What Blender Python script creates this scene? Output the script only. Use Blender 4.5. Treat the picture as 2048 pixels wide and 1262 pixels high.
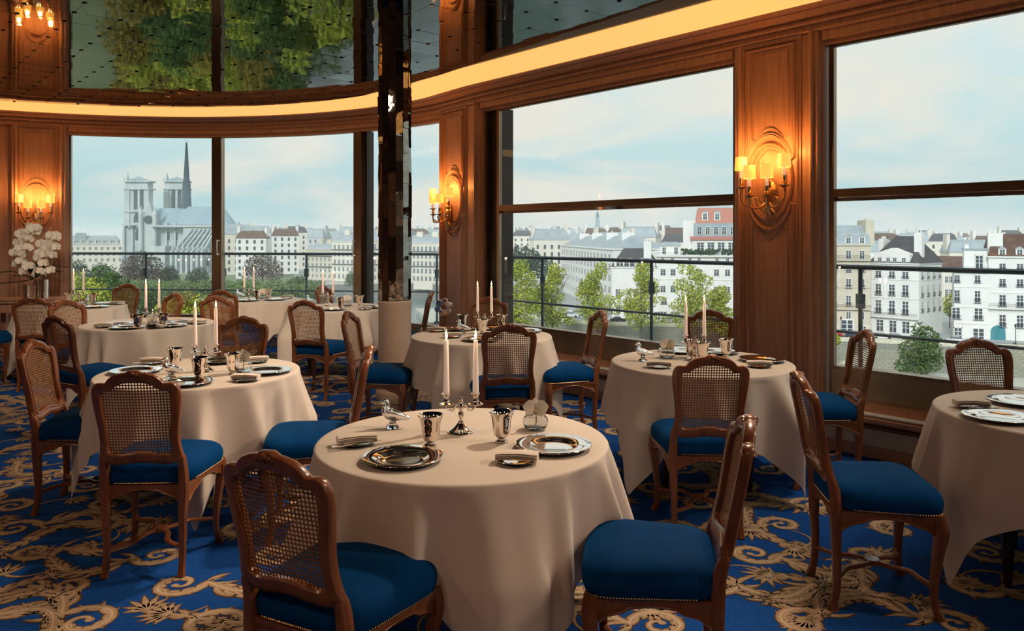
import bpy, math, random
from mathutils import Vector, Matrix
import numpy as np
for o in list(bpy.data.objects): bpy.data.objects.remove(o)
PI = math.pi; TAU = 2*math.pi
S = bpy.context.scene; COL = S.collection
# ------------------------------------------------------------------ camera, sky, sun, lights, exposure
F = 1550.0; HY = 474.0; EYE = 1.55
cd = bpy.data.cameras.new('camera'); cam = bpy.data.objects.new('camera', cd); COL.objects.link(cam)
cam.location = (0, 0, EYE); cam.rotation_euler = (PI/2, 0, 0)
cd.sensor_width = 36; cd.lens = 36*F/2048; cd.shift_y = -(631-HY)/2048; cd.clip_start = .05; cd.clip_end = 9000
S.camera = cam
S.view_settings.view_transform = 'Standard'; S.view_settings.look = 'None'
S.view_settings.gamma = 1; S.view_settings.use_curve_mapping = False
S.view_settings.exposure = 0.12
try:
    S.cycles.max_bounces = 8; S.cycles.volume_bounces = 2; S.cycles.diffuse_bounces = 3; S.cycles.glossy_bounces = 5
    S.cycles.transmission_bounces = 8; S.cycles.transparent_max_bounces = 14
    S.cycles.sample_clamp_indirect = 4; S.cycles.caustics_reflective = False; S.cycles.caustics_refractive = False
except Exception: pass
W = bpy.data.worlds.new('evening_sky'); S.world = W; W.use_nodes = True
nt = W.node_tree; N = nt.nodes; L = nt.links; N.clear()
wo = N.new('ShaderNodeOutputWorld'); bg = N.new('ShaderNodeBackground'); bg.inputs[1].default_value = 1.0
L.new(bg.outputs[0], wo.inputs[0])
tc = N.new('ShaderNodeTexCoord'); sx = N.new('ShaderNodeSeparateXYZ'); L.new(tc.outputs['Generated'], sx.inputs[0])
rp = N.new('ShaderNodeValToRGB'); L.new(sx.outputs[2], rp.inputs[0])
e = rp.color_ramp.elements; e[0].position = 0.0; e[0].color = (.43, .66, .71, 1); e[1].position = .30; e[1].color = (.72, .83, .82, 1)
for p, c in ((.05, (.46, .68, .72, 1)), (.12, (.60, .77, .78, 1)), (.2, (.68, .81, .81, 1))):
    q = e.new(p); q.color = c
mp = N.new('ShaderNodeMapping'); mp.inputs['Scale'].default_value = (2.6, 2.6, 8.0); mp.inputs['Location'].default_value = (.3, 1.7, .4)
L.new(tc.outputs['Generated'], mp.inputs[0])
nz = N.new('ShaderNodeTexNoise'); nz.inputs['Scale'].default_value = 1.15; nz.inputs['Detail'].default_value = 6; nz.inputs['Roughness'].default_value = .52
nz.inputs['Distortion'].default_value = .5; L.new(mp.outputs[0], nz.inputs[0])
cr = N.new('ShaderNodeValToRGB'); L.new(nz.outputs[0], cr.inputs[0])
cr.color_ramp.elements[0].position = .44; cr.color_ramp.elements[0].color = (0, 0, 0, 1); cr.color_ramp.elements[1].position = .62; cr.color_ramp.elements[1].color = (.85, .85, .85, 1)
mx = N.new('ShaderNodeMixRGB'); mx.inputs[2].default_value = (.90, .83, .72, 1); L.new(cr.outputs[0], mx.inputs[0]); L.new(rp.outputs[0], mx.inputs[1])
L.new(mx.outputs[0], bg.inputs[0])

def lamp(name, kind, loc, energy, color, size=.1, rot=None, sizey=None, parent=None):
    d = bpy.data.lights.new(name, kind); d.energy = energy; d.color = color
    if kind == 'AREA':
        d.size = size
        if sizey: d.shape = 'RECTANGLE'; d.size_y = sizey
    elif kind == 'SUN': d.angle = size
    else: d.shadow_soft_size = size
    o = bpy.data.objects.new(name, d); COL.objects.link(o); o.location = loc
    if rot: o.rotation_euler = rot
    if parent: o.parent = parent
    return o
# the low evening sun behind the building lights the fronts across the river
s_ = lamp('sun', 'SUN', (0, 0, 30), 2.5, (.97, .98, 1), math.radians(12))
s_.rotation_euler = Vector((.45, 1, -.62)).to_track_quat('-Z', 'Y').to_euler()
# added unseen fill spots at ceiling height to brighten the room
WARM = (1, .58, .34)
def down(x, y, e, tgt=None, col=(1, .74, .52), size=70, r=.12):
    d = bpy.data.lights.new('fill_spot', 'SPOT'); d.energy = e; d.color = col; d.spot_size = math.radians(size); d.spot_blend = .8; d.shadow_soft_size = r
    o = bpy.data.objects.new('fill_spot', d); COL.objects.link(o); o.location = (x, y, 3.26); o['kind'] = 'structure'
    if tgt: o.rotation_euler = (Vector(tgt)-Vector((x, y, 3.26))).to_track_quat('-Z', 'Y').to_euler()
# added spots on tables, cloth folds and orchids, then a broad warm wash
for (x, y, e, t) in ((1.5, 4.5, 260, (-.1, 3.07, .6)), (-.1, 5.45, 270, (-1.76, 4.62, .6)), (2.55, 4.6, 115, (1.2, 4.98, .65)), (3.3, 3.4, 42, (2.55, 3.5, .65)), (1.3, 5.45, 150, (-.25, 6.3, .65)), (-2.4, 5.3, 150, (-3.4, 7.2, .75)), (-3.4, 5.3, 170, (-5.1, 9.0, .75)), (-1.4, 5.4, 170, (-2.1, 9.0, .75)), (-2.2, 5.4, 190, (-3.2, 9.9, .75))): down(x, y, e, t, size=62)
down(3.6, 2.5, 230, (-.1, 2.9, .35), (1, .66, .45), size=50); down(.9, 3.9, 120, (-1.7, 4.3, .35), (1, .66, .45), size=50); down(3.9, 3.6, 60, (1.3, 4.7, .35), (1, .66, .45), size=45)
down(-5.0, 5.6, 190, (-5.95, 9.75, 1.3), size=22)
for (x, y, e) in ((-1.8, .6, 42), (.9, -.2, 24), (-4.2, 1.8, 62), (-6.2, 3.6, 75), (-1.4, -2.0, 45), (2.6, .9, 20)): down(x, y, e, None, WARM, 150)

# ------------------------------------------------------------------ helpers
def tag(o, label=None, cat=None, group=None, kind=None):
    if label: o['label'] = label
    if cat: o['category'] = cat
    if group: o['group'] = group
    if kind: o['kind'] = kind
    return o
def empty(name, loc=(0, 0, 0), rz=0, label=None, cat=None, group=None, kind=None):
    o = bpy.data.objects.new(name, None); COL.objects.link(o); o.location = loc; o.rotation_euler = (0, 0, rz)
    o.empty_display_size = .05
    return tag(o, label, cat, group, kind)
def copy_tree(o, parent=None):
    c = o.copy(); COL.objects.link(c)
    if parent: c.parent = parent
    for ch in list(o.children): copy_tree(ch, c)
    return c
class MB:
    def __init__(s): s.v = []; s.f = []; s.m = []
    def add(s, vs, fs, mi=0):
        b = len(s.v); s.v += [tuple(p) for p in vs]; s.f += [tuple(b+i for i in f) for f in fs]; s.m += [mi]*len(fs); return s
    def box(s, a, b, mi=0, M=None):
        x0, y0, z0 = a; x1, y1, z1 = b
        vs = [Vector(p) for p in ((x0,y0,z0),(x1,y0,z0),(x1,y1,z0),(x0,y1,z0),(x0,y0,z1),(x1,y0,z1),(x1,y1,z1),(x0,y1,z1))]
        if M: vs = [M@p for p in vs]
        return s.add(vs, [(0,3,2,1),(4,5,6,7),(0,1,5,4),(1,2,6,5),(2,3,7,6),(3,0,4,7)], mi)
    def prism(s, poly, z0, z1, mi=0):
        n = len(poly)
        vs = [(p[0], p[1], z0) for p in poly]+[(p[0], p[1], z1) for p in poly]
        fs = [tuple(range(n))[::-1], tuple(range(n, 2*n))]+[(i, (i+1) % n, n+(i+1) % n, n+i) for i in range(n)]
        return s.add(vs, fs, mi)
    def lathe(s, prof, n=24, mi=0, c=(0, 0, 0), rfun=None):
        vs = []; fs = []; k = len(prof)
        for j in range(n):
            a = TAU*j/n
            for (r, z) in prof:
                rr = r*(rfun(a) if rfun else 1)
                vs.append((c[0]+rr*math.cos(a), c[1]+rr*math.sin(a), c[2]+z))
        for j in range(n):
            for i in range(k-1):
                a, b = j*k+i, ((j+1) % n)*k+i
                fs.append((a, b, b+1, a+1))
        return s.add(vs, fs, mi)
    def tube(s, pts, rad, n=8, mi=0, cap=True, flat=1.0, sq=False, up=None):
        pts = [Vector(p) for p in pts]; m = len(pts)
        if not isinstance(rad, (list, tuple)): rad = [rad]*m
        up0 = Vector(up) if up else None
        vs = []; prev = None
        for i, p in enumerate(pts):
            t = (pts[min(i+1, m-1)]-pts[max(i-1, 0)]).normalized()
            if up0: side = t.cross(up0)
            elif prev is not None: side = prev-t*prev.dot(t)
            else: side = t.cross(Vector((0, 0, 1)) if abs(t.z) < .9 else Vector((1, 0, 0)))
            if side.length < 1e-6: side = Vector((1, 0, 0))
            side.normalize(); prev = side; u = side.cross(t).normalized()
            for j in range(n):
                a = TAU*(j+.5)/n; ca, sa = math.cos(a), math.sin(a)
                if sq:
                    q = (abs(ca)**4+abs(sa)**4)**(-.25); ca *= q; sa *= q
                vs.append(p+side*(ca*rad[i])+u*(sa*rad[i]*flat))
        fs = [(i*n+j, i*n+(j+1) % n, (i+1)*n+(j+1) % n, (i+1)*n+j) for i in range(m-1) for j in range(n)]
        if cap: fs += [tuple(range(n))[::-1], tuple(range((m-1)*n, m*n))]
        return s.add(vs, fs, mi)
    def grid(s, rows, mi=0, closed=False):
        r, c = len(rows), len(rows[0]); vs = [p for row in rows for p in row]
        fs = [(i*c+j, i*c+(j+1) % c, (i+1)*c+(j+1) % c, (i+1)*c+j) for i in range(r-1) for j in range(c if closed else c-1)]
        return s.add(vs, fs, mi)
    def build(s, name, mats, parent=None, smooth=True, angle=40, loc=None, rz=0):
        me = bpy.data.meshes.new(name); me.from_pydata(s.v, [], s.f)
        if not isinstance(mats, (list, tuple)): mats = [mats]
        for m in mats: me.materials.append(m)
        if len(mats) > 1: me.polygons.foreach_set('material_index', s.m)
        if smooth:
            me.polygons.foreach_set('use_smooth', [True]*len(me.polygons))
            try: me.set_sharp_from_angle(angle=math.radians(angle))
            except Exception: pass
        me.update()
        o = bpy.data.objects.new(name, me); COL.objects.link(o)
        if parent: o.parent = parent
        if loc is not None: o.location = loc
        if rz: o.rotation_euler[2] = rz
        return o
def inst(name, src, loc, rz=0, parent=None, scale=None):
    o = bpy.data.objects.new(name, src.data if hasattr(src, 'data') else src); COL.objects.link(o)
    o.location = loc; o.rotation_euler[2] = rz
    if scale: o.scale = scale
    if parent: o.parent = parent
    return o
def cat_rom(P, n=8, closed=False):
    P = [Vector(p) for p in P]; m = len(P); out = []
    R = range(m if closed else m-1)
    for i in R:
        p0 = P[(i-1) % m] if (closed or i > 0) else P[0]; p1 = P[i]; p2 = P[(i+1) % m]; p3 = P[(i+2) % m] if (closed or i+2 < m) else P[-1]
        for k in range(n):
            t = k/n
            out.append(.5*((2*p1)+(p2-p0)*t+(2*p0-5*p1+4*p2-p3)*t*t+(3*p1-p0-3*p2+p3)*t**3))
    if not closed: out.append(P[-1])
    return out
def interp(xs, ys, x):
    return float(np.interp(x, xs, ys))

# ------------------------------------------------------------------ materials
MATS = {}
def mat(name, col, rough=.5, metal=0, var=None, vscale=8, vstretch=(1, 1, 1), bump=0, bscale=40, sheen=0, spec=None, coat=0, col2=None, lo=.35, hi=.65, aniso=0, bstretch=None, tcname='Object', detail=4):
    m = bpy.data.materials.new(name); m.use_nodes = True; t = m.node_tree; n = t.nodes; l = t.links
    b = n['Principled BSDF']; b.inputs['Base Color'].default_value = (*col, 1); b.inputs['Roughness'].default_value = rough; b.inputs['Metallic'].default_value = metal
    if spec is not None: b.inputs['Specular IOR Level'].default_value = spec
    if sheen: b.inputs['Sheen Weight'].default_value = sheen; b.inputs['Sheen Roughness'].default_value = .35
    if coat: b.inputs['Coat Weight'].default_value = coat; b.inputs['Coat Roughness'].default_value = .12
    if col2 is not None or bump:
        c = n.new('ShaderNodeTexCoord')
    if col2 is not None:
        mpn = n.new('ShaderNodeMapping'); mpn.inputs['Scale'].default_value = vstretch; l.new(c.outputs[tcname], mpn.inputs[0])
        z = n.new('ShaderNodeTexNoise'); z.inputs['Scale'].default_value = vscale; z.inputs['Detail'].default_value = detail; l.new(mpn.outputs[0], z.inputs[0])
        r = n.new('ShaderNodeValToRGB'); r.color_ramp.elements[0].position = lo; r.color_ramp.elements[1].position = hi
        r.color_ramp.elements[0].color = (*col, 1); r.color_ramp.elements[1].color = (*col2, 1)
        l.new(z.outputs[0], r.inputs[0]); l.new(r.outputs[0], b.inputs['Base Color'])
    if bump:
        mp2 = n.new('ShaderNodeMapping'); mp2.inputs['Scale'].default_value = bstretch or vstretch; l.new(c.outputs[tcname], mp2.inputs[0])
        z2 = n.new('ShaderNodeTexNoise'); z2.inputs['Scale'].default_value = bscale; z2.inputs['Detail'].default_value = 3; l.new(mp2.outputs[0], z2.inputs[0])
        bp = n.new('ShaderNodeBump'); bp.inputs['Strength'].default_value = bump; bp.inputs['Distance'].default_value = .01
        l.new(z2.outputs[0], bp.inputs['Height']); l.new(bp.outputs[0], b.inputs['Normal'])
    MATS[name] = m; return m
def emis(name, col, strength):
    m = bpy.data.materials.new(name); m.use_nodes = True; t = m.node_tree; n = t.nodes; b = n['Principled BSDF']
    b.inputs['Base Color'].default_value = (*col, 1); b.inputs['Emission Color'].default_value = (*col, 1); b.inputs['Emission Strength'].default_value = strength
    MATS[name] = m; return m
M_panel = mat('oak_panelling', (.50, .28, .185), .42, col2=(.39, .21, .135), vscale=5, vstretch=(9, 9, .6), bump=.08, bscale=30, spec=.4)
M_chairwood = mat('walnut_chair_wood', (.235, .085, .030), .30, col2=(.16, .052, .018), vscale=7, vstretch=(6, 6, 1), spec=.5, coat=.25)
M_cane = mat('woven_cane', (.32, .155, .06), .5, col2=(.24, .11, .04), vscale=30, bump=.3, bscale=350)
M_velvet = mat('blue_velvet', (.0012, .046, .175), .75, sheen=.22, col2=(.002, .056, .21), vscale=6, bump=.05, bscale=60, spec=.04)
M_velvet.node_tree.nodes['Principled BSDF'].inputs['Sheen Tint'].default_value = (.0, .28, .62, 1)
M_brass = mat('aged_brass', (.62, .42, .20), .32, 1)
M_bronze = mat('bronze_frame', (.33, .24, .17), .34, 1, col2=(.26, .18, .12), vscale=4, vstretch=(1, 1, .3))
M_apron = mat('satin_brass_apron', (.42, .33, .22), .38, 1, col2=(.30, .24, .17), vscale=3, vstretch=(1, 1, 2), bump=.04, bscale=12)
M_dark = mat('dark_metal', (.035, .028, .025), .35, .6)
M_silver = mat('polished_silver', (.92, .83, .76), .07, 1)
M_cloth = mat('cream_tablecloth', (.82, .77, .70), .72, col2=(.79, .74, .67), vscale=3, bump=.02, bscale=500, sheen=.15, spec=.25)
M_napkin = mat('cream_napkin', (.92, .86, .78), .8, bump=.05, bscale=400, spec=.2)
M_candle = mat('ivory_wax', (.92, .84, .78), .75, spec=.1)
M_candle.node_tree.nodes['Principled BSDF'].inputs['Emission Color'].default_value = (1, .70, .52, 1)
M_candle.node_tree.nodes['Principled BSDF'].inputs['Emission Strength'].default_value = .22  # faint emission put into the wax in place of scattered light
M_wick = mat('wick', (.02, .015, .01), .9)
M_flame = emis('candle_flame', (1, .62, .25), 9)
M_carpet = mat('royal_blue_carpet', (.005, .062, .29), .95, col2=(.010, .085, .37), vscale=60, bump=.35, bscale=420, spec=.1)
M_gold1 = mat('carpet_tan', (.36, .26, .16), .95, col2=(.47, .355, .24), vscale=30, bump=.3, bscale=420, spec=.1)
M_gold2 = mat('carpet_brown', (.12, .062, .030), .95, bump=.3, bscale=420, spec=.1)
M_gold3 = mat('carpet_cream', (.60, .47, .33), .95, bump=.3, bscale=420, spec=.1)
M_cream = mat('cream_paint', (.60, .46, .36), .5, col2=(.55, .42, .33), vscale=2)
M_plinth = mat('beige_plinth', (.50, .42, .35), .6)
M_white = mat('pale_sill', (.72, .70, .65), .4)
M_darkwood = mat('dark_table_wood', (.03, .015, .01), .35)
M_rail = mat('balcony_blue_grey', (.085, .15, .19), .4, .3)
M_concrete = mat('balcony_stone', (.45, .41, .35), .8, col2=(.38, .35, .30), vscale=2)
M_petal = mat('orchid_petal', (.95, .93, .88), .6, spec=.2)
M_lip = mat('orchid_lip', (.75, .62, .22), .6)
M_leaf = mat('orchid_leaf', (.012, .045, .012), .4)
M_stem = mat('green_stem', (.12, .2, .04), .5)
M_mirror = mat('smoked_mirror', (.185, .195, .185), .025, 1, bump=.06, bscale=3.0, bstretch=(1, 1, 1))
M_mirror2 = mat('column_mirror', (.34, .30, .26), .03, 1, col2=(.22, .20, .17), vscale=14, bump=.12, bscale=9)
def glass_mat(name, col=(1, 1, 1), rough=0.0, ior=1.5):
    m = bpy.data.materials.new(name); m.use_nodes = True; b = m.node_tree.nodes['Principled BSDF']
    b.inputs['Base Color'].default_value = (*col, 1); b.inputs['Roughness'].default_value = rough
    b.inputs['Transmission Weight'].default_value = 1; b.inputs['IOR'].default_value = ior; return m
M_crystal = glass_mat('crystal', (.97, .98, .98))
def pane_mat():
    m = bpy.data.materials.new('window_pane'); m.use_nodes = True; t = m.node_tree; n = t.nodes; l = t.links; n.clear()
    o = n.new('ShaderNodeOutputMaterial'); mxs = n.new('ShaderNodeMixShader'); tr = n.new('ShaderNodeBsdfTransparent'); gl = n.new('ShaderNodeBsdfGlossy')
    lw = n.new('ShaderNodeLayerWeight'); lw.inputs[0].default_value = .5
    pw = n.new('ShaderNodeMath'); pw.operation = 'POWER'; pw.inputs[1].default_value = 4.5; l.new(lw.outputs['Facing'], pw.inputs[0])
    fr = n.new('ShaderNodeMath'); fr.operation = 'MULTIPLY_ADD'; fr.inputs[1].default_value = .8; fr.inputs[2].default_value = .035; l.new(pw.outputs[0], fr.inputs[0])
    tr.inputs[0].default_value = (.97, .985, .985, 1); gl.inputs[0].default_value = (1, 1, 1, 1); gl.inputs['Roughness'].default_value = .0
    l.new(fr.outputs[0], mxs.inputs[0]); l.new(tr.outputs[0], mxs.inputs[1]); l.new(gl.outputs[0], mxs.inputs[2]); l.new(mxs.outputs[0], o.inputs[0]); return m
M_pane = pane_mat()
def shade_mat():
    m = bpy.data.materials.new('lit_silk_shade'); m.use_nodes = True; t = m.node_tree; n = t.nodes; l = t.links
    b = n['Principled BSDF']; b.inputs['Base Color'].default_value = (.85, .55, .22, 1); b.inputs['Roughness'].default_value = .8
    b.inputs['Emission Color'].default_value = (1, .40, .065, 1); b.inputs['Emission Strength'].default_value = 1.25
    return m
M_shade = shade_mat()
M_cove = emis('cove_plaster_glow', (1, .52, .15), .92)  # glow put into the cove plaster in place of its hidden lamps
# ================================================================== ROOM SHELL
CC = Vector((-4.4985, 6.2011)); CR = 4.9483
NW = Vector((.754, .657)); DW = 5.535                 # outward normal and distance of the long straight window wall
TW = Vector((.657, -.754))
plan = []
a = 150.0
while a > 43.6: plan.append(CC+CR*Vector((math.cos(math.radians(a)), math.sin(math.radians(a))))); a -= 1.5
plan.append(Vector((-.917, 9.605))); PJ = Vector((-.365, 8.843)); plan.append(PJ)
for k in range(1, 60): plan.append(PJ+TW*(k*.3))
PS = [0.0]
for i in range(1, len(plan)): PS.append(PS[-1]+(plan[i]-plan[i-1]).length)
PNX = []; 
for i in range(len(plan)):
    d = (plan[min(i+1, len(plan)-1)]-plan[max(i-1, 0)]).normalized(); PNX.append(Vector((d.y, -d.x)))
def Wp(s, inset=0.0, z=0.0):
    x = interp(PS, [p.x for p in plan], s); y = interp(PS, [p.y for p in plan], s)
    nx = interp(PS, [p.x for p in PNX], s); ny = interp(PS, [p.y for p in PNX], s)
    l = math.hypot(nx, ny)
    return Vector((x+nx/l*inset, y+ny/l*inset, z))
def s_at(px, inset=0.0):                               # arc length where the wall is met along a direction from the room's viewpoint
    k = (px-1024)/F; lo, hi = 0.0, PS[-1]
    f = lambda s: (lambda p: p.x-k*p.y)(Wp(s, inset))
    for _ in range(48):
        m = (lo+hi)/2
        if f(m) < 0: lo = m
        else: hi = m
    return (lo+hi)/2
def s_rot(sval): # wall direction angle
    p = Wp(sval-.02); q = Wp(sval+.02); return math.atan2(q.y-p.y, q.x-p.x)
def steps(s0, s1, st=.15):
    n = max(1, int(math.ceil((s1-s0)/st))); return [s0+(s1-s0)*i/n for i in range(n+1)]
def sweep(name, prof, s0, s1, m, parent=None, closed=True, st=.15, kind=None, smooth=True):
    mb = MB(); ss = steps(s0, s1, st)
    rows = [[Wp(s, i, z) for (i, z) in prof] for s in ss]
    mb.grid(rows, closed=closed)
    if closed:
        k = len(prof); mb.f.append(tuple(range(k))); mb.f.append(tuple(range((len(ss)-1)*k, len(ss)*k))[::-1]); mb.m += [0, 0]
    o = mb.build(name, m, parent, smooth=smooth, angle=30)
    if kind: tag(o, kind=kind)
    return o
S_END = s_at(2048)+12
SEND = min(PS[-1]-.05, 16.9)
s0P, s1P = s_at(-200), s_at(136)
sM1 = (s_at(421), s_at(441)); sM2 = (s_at(703), s_at(720)); sM3 = s_at(724)
s2P, s3P = s_at(877), s_at(960)
s4P, s5P = s_at(1465), s_at(1645)
s6P = s5P+3.30; s7P = s6P+.80; s8P = s7P+3.3
# floor
fl = MB(); fl.prism([(-9, -3.6), (9.6, -3.6)]+[(p.x, p.y) for p in [Wp(s, -.02) for s in steps(0, SEND, .4)]][::-1], -.25, 0)
floor = tag(fl.build('floor', M_carpet, smooth=False), kind='structure')
# carpet pattern: acanthus scrolls woven in tans, raised a hair above the ground weave
def blade(mb, base, ang, ln, wd, curl, mi, z, n=6):
    L_, R_ = [], []; p = Vector(base); a = ang
    for i in range(n+1):
        t = i/n; w = wd*(math.sin(PI*min(1, t*.92+.08))**.8)*(1-t*.55)
        nrm = Vector((-math.sin(a), math.cos(a)))
        L_.append(p+nrm*w); R_.append(p-nrm*w)
        p = p+Vector((math.cos(a), math.sin(a)))*ln/n; a += curl/n
    rows = [[(L_[i].x, L_[i].y, z), (R_[i].x, R_[i].y, z)] for i in range(n+1)]
    mb.grid(rows, mi)
def ribbon(mb, pts, wf, mi, z):
    m = len(pts); rows = []
    for i, p in enumerate(pts):
        d = (pts[min(i+1, m-1)]-pts[max(0, i-1)]).normalized(); nrm = Vector((-d.y, d.x)); w = wf(i/(m-1))
        rows.append([(p.x+nrm.x*w, p.y+nrm.y*w, z), (p.x-nrm.x*w, p.y-nrm.y*w, z)])
    mb.grid(rows, mi)
def scroll(mb, org, rot, sc, flip, rnd):
    """one acanthus volute: spiral head, leafy back, feathered tail"""
    def T(x, y):
        y = -y if flip else y
        c, s = math.cos(rot), math.sin(rot); return Vector((org[0]+sc*(x*c-y*s), org[1]+sc*(x*s+y*c)))
    sp = []
    for i in range(26):                                     # volute from eye outwards
        t = i/25; r = .022+.115*t**1.1; a = 2.7*PI*(1-t)+.2
        sp.append((r*math.cos(a)-.02, r*math.sin(a)))
    ex, ey = sp[-1]
    for i in range(1, 24):                                  # sweeping leafy tail
        t = i/23; sp.append((ex+.02*t+.50*t, ey+.17*math.sin(t*PI*1.25)-.02*t))
    P = [T(x, y) for x, y in sp]; m = len(P)
    wid = lambda t: sc*(.006+.016*math.sin(PI*min(1, max(0, t)))**.8)
    ribbon(mb, P, lambda t: wid(t)+sc*.006, 1, .0009)
    ribbon(mb, P, wid, 0, .0014)
    ribbon(mb, P, lambda t: wid(t)*.30, 2, .0019)
    sgn = -1 if flip else 1
    mb.lathe([(0, 0), (sc*.020, 0)], 10, 0, (P[0].x, P[0].y, .0016))
    for i in range(9, m-1, 2):                             # acanthus lobes along both edges
        d = (P[i+1]-P[i-1]).normalized(); a = math.atan2(d.y, d.x); t = i/m
        for side in (1, -1):
            outer = side*sgn < 0
            if t < .5 and not outer: continue
            ln = sc*(.050+.085*math.sin(PI*t)**1.2)*rnd.uniform(.8, 1.25)
            aa = a+side*rnd.uniform(.50, .85)
            b = P[i]+Vector((-d.y, d.x))*side*wid(t)*.4
            blade(mb, b, aa, ln*1.13, sc*.029, -side*1.1, 1, .0007)
            blade(mb, b, aa, ln, sc*.0205, -side*1.1, 0, .0012)
            blade(mb, b, aa, ln*.8, sc*.0035, -side*1.1, 2, .0017, 4)
    e0 = P[-1]; d = (P[-1]-P[-3]).normalized(); a = math.atan2(d.y, d.x)
    for k in range(-4, 5):
        ln = sc*(.17-.018*abs(k))
        blade(mb, e0-d*.03*sc, a+k*.27, ln*1.08, sc*.030, k*.22, 1, .0008)
        blade(mb, e0-d*.03*sc, a+k*.27, ln, sc*.022, k*.22, 0, .0013)
        blade(mb, e0-d*.03*sc, a+k*.27, ln*.8, sc*.004, k*.22, 2, .0018, 4)
cp = MB(); rnd = random.Random(4)
base_rot = math.radians(8)
for iy in range(-3, 30):
    for ix in range(-24, 26):
        x = ix*.58+(.29 if iy % 2 else 0); y = iy*.34+.4
        if y < 1.0 or y > 10.8 or abs(x) > y*.72+.6: continue
        if x*NW.x+y*NW.y > DW-.35 or (Vector((x, y))-CC).length > CR-.3 and x < 0 and y > 7: continue
        ox, oy = x+rnd.uniform(-.04, .04), y+rnd.uniform(-.03, .03)
        scroll(cp, (ox, oy), base_rot+rnd.uniform(-.5, .5)+(PI if (ix+iy) % 2 else 0), rnd.uniform(.82, .98), bool((ix+iy//2) % 2), rnd)
for iy in range(-3, 32):
    for ix in range(-24, 26):
        x = ix*.58+(.0 if iy % 2 else .29)+rnd.uniform(-.08, .08); y = iy*.34+.4+.10
        if y < 1.0 or y > 10.6 or abs(x) > y*.72+.5 or x*NW.x+y*NW.y > DW-.4 or ((Vector((x, y))-CC).length > CR-.35 and x < 0 and y > 7) or rnd.random() < .25: continue
        a0 = rnd.uniform(0, TAU); sc = rnd.uniform(.75, 1.0)
        for k in range(-3, 4):
            ln = sc*(.16-.02*abs(k)); cu = .35*k*.6
            blade(cp, (x, y), a0+k*.36, ln*1.1, sc*.030, cu, 1, .00055); blade(cp, (x, y), a0+k*.36, ln, sc*.021, cu, 0, .0010); blade(cp, (x, y), a0+k*.36, ln*.75, sc*.0035, cu, 2, .0015, 4)
        P = [Vector((x-math.cos(a0+t*1.2)*.16*sc*t*1.6, y-math.sin(a0+t*1.2)*.16*sc*t*1.6)) for t in [i/12 for i in range(13)]]
        ribbon(cp, P, lambda t: sc*(.016-.010*t), 1, .0006); ribbon(cp, P, lambda t: sc*(.010-.007*t), 0, .0011)
tag(cp.build('carpet_scroll_pattern', [M_gold1, M_gold2, M_gold3], floor, smooth=False), kind='stuff', label='tan and brown acanthus scrolls on the blue carpet')
print('carpet', len(cp.f))
# ceiling: slab, emissive cove, smoked mirror tiles with studs
inner = [Wp(s, .56) for s in steps(.6, SEND, .3)]
ZC = 3.32
cb = MB(); cb.prism([(-9, -3.6), (9.8, -3.6)]+[(p.x, p.y) for p in [Wp(s, -.1) for s in steps(0, SEND, .4)]][::-1], 3.46, 3.7)
ceiling = tag(cb.build('ceiling', M_panel, smooth=False), kind='structure')
poly = [(-8.2, 5.35)]+[(p.x, p.y) for p in inner if p.y > 5.35]+[(inner[-1].x, 5.35)]
lastx = [p for p in inner if p.y > 5.35][-1]
poly = [(-8.2, 5.35)]+[(p.x, p.y) for p in inner if p.y > 5.35]; poly.append((lastx.x+.02, 5.35))
def clip(sub, clipper):
    out = list(sub)
    for i in range(len(clipper)):
        A = clipper[i]; B = clipper[(i+1) % len(clipper)]
        if (A[0]-B[0])**2+(A[1]-B[1])**2 < 1e-9: continue
        inp, out = out, []
        if not inp: return []
        side = lambda p: (B[0]-A[0])*(p[1]-A[1])-(B[1]-A[1])*(p[0]-A[0])
        for j in range(len(inp)):
            P, Q = inp[j], inp[(j+1) % len(inp)]
            sp, sq = side(P), side(Q)
            if sp <= 0: out.append(P)
            if (sp <= 0) != (sq <= 0):
                t = sp/(sp-sq); out.append((P[0]+(Q[0]-P[0])*t, P[1]+(Q[1]-P[1])*t))
    return out
rear = MB(); rr = [(-8.6, -3.5), (9.0, -3.5)]+[(p.x, p.y) for p in inner if p.y <= 5.35][::-1]+[(lastx.x, 5.35), (-8.2, 5.35)]
rear.prism([(p[0], p[1]) for p in rr], ZC, ZC+.03)
tag(rear.build('mirror_ceiling_field', M_mirror, ceiling, smooth=False))
TS = .335; ntile = 0; rnd = random.Random(8); studs = MB(); U2 = TW; V2 = NW
O2 = Vector((-3.45, 6.11)); tiles = []
for i in range(-24, 24):
    for j in range(-24, 24):
        c = O2+U2*(i*TS)+V2*(j*TS)
        q = [c+U2*(sx_*TS)+V2*(sy_*TS) for sx_, sy_ in ((0, 0), (1, 0), (1, 1), (0, 1))]
        pc = clip([(p.x, p.y) for p in q], poly)
        if len(pc) < 3: continue
        ar = abs(sum(pc[k][0]*pc[(k+1) % len(pc)][1]-pc[(k+1) % len(pc)][0]*pc[k][1] for k in range(len(pc))))/2
        if ar < .004: continue
        tiles.append((ar, pc, c))
        if ar > .05 and c.y > 5.4:
            studs.box((c.x-.015, c.y-.010, ZC-.006), (c.x+.015, c.y+.010, ZC+.004))
vis = lambda t: t[2].y > 5.3 and abs(t[2].x/t[2].y) < .72
tiles.sort(key=lambda t: (not vis(t), t[2].y)); rest = MB()
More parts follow.
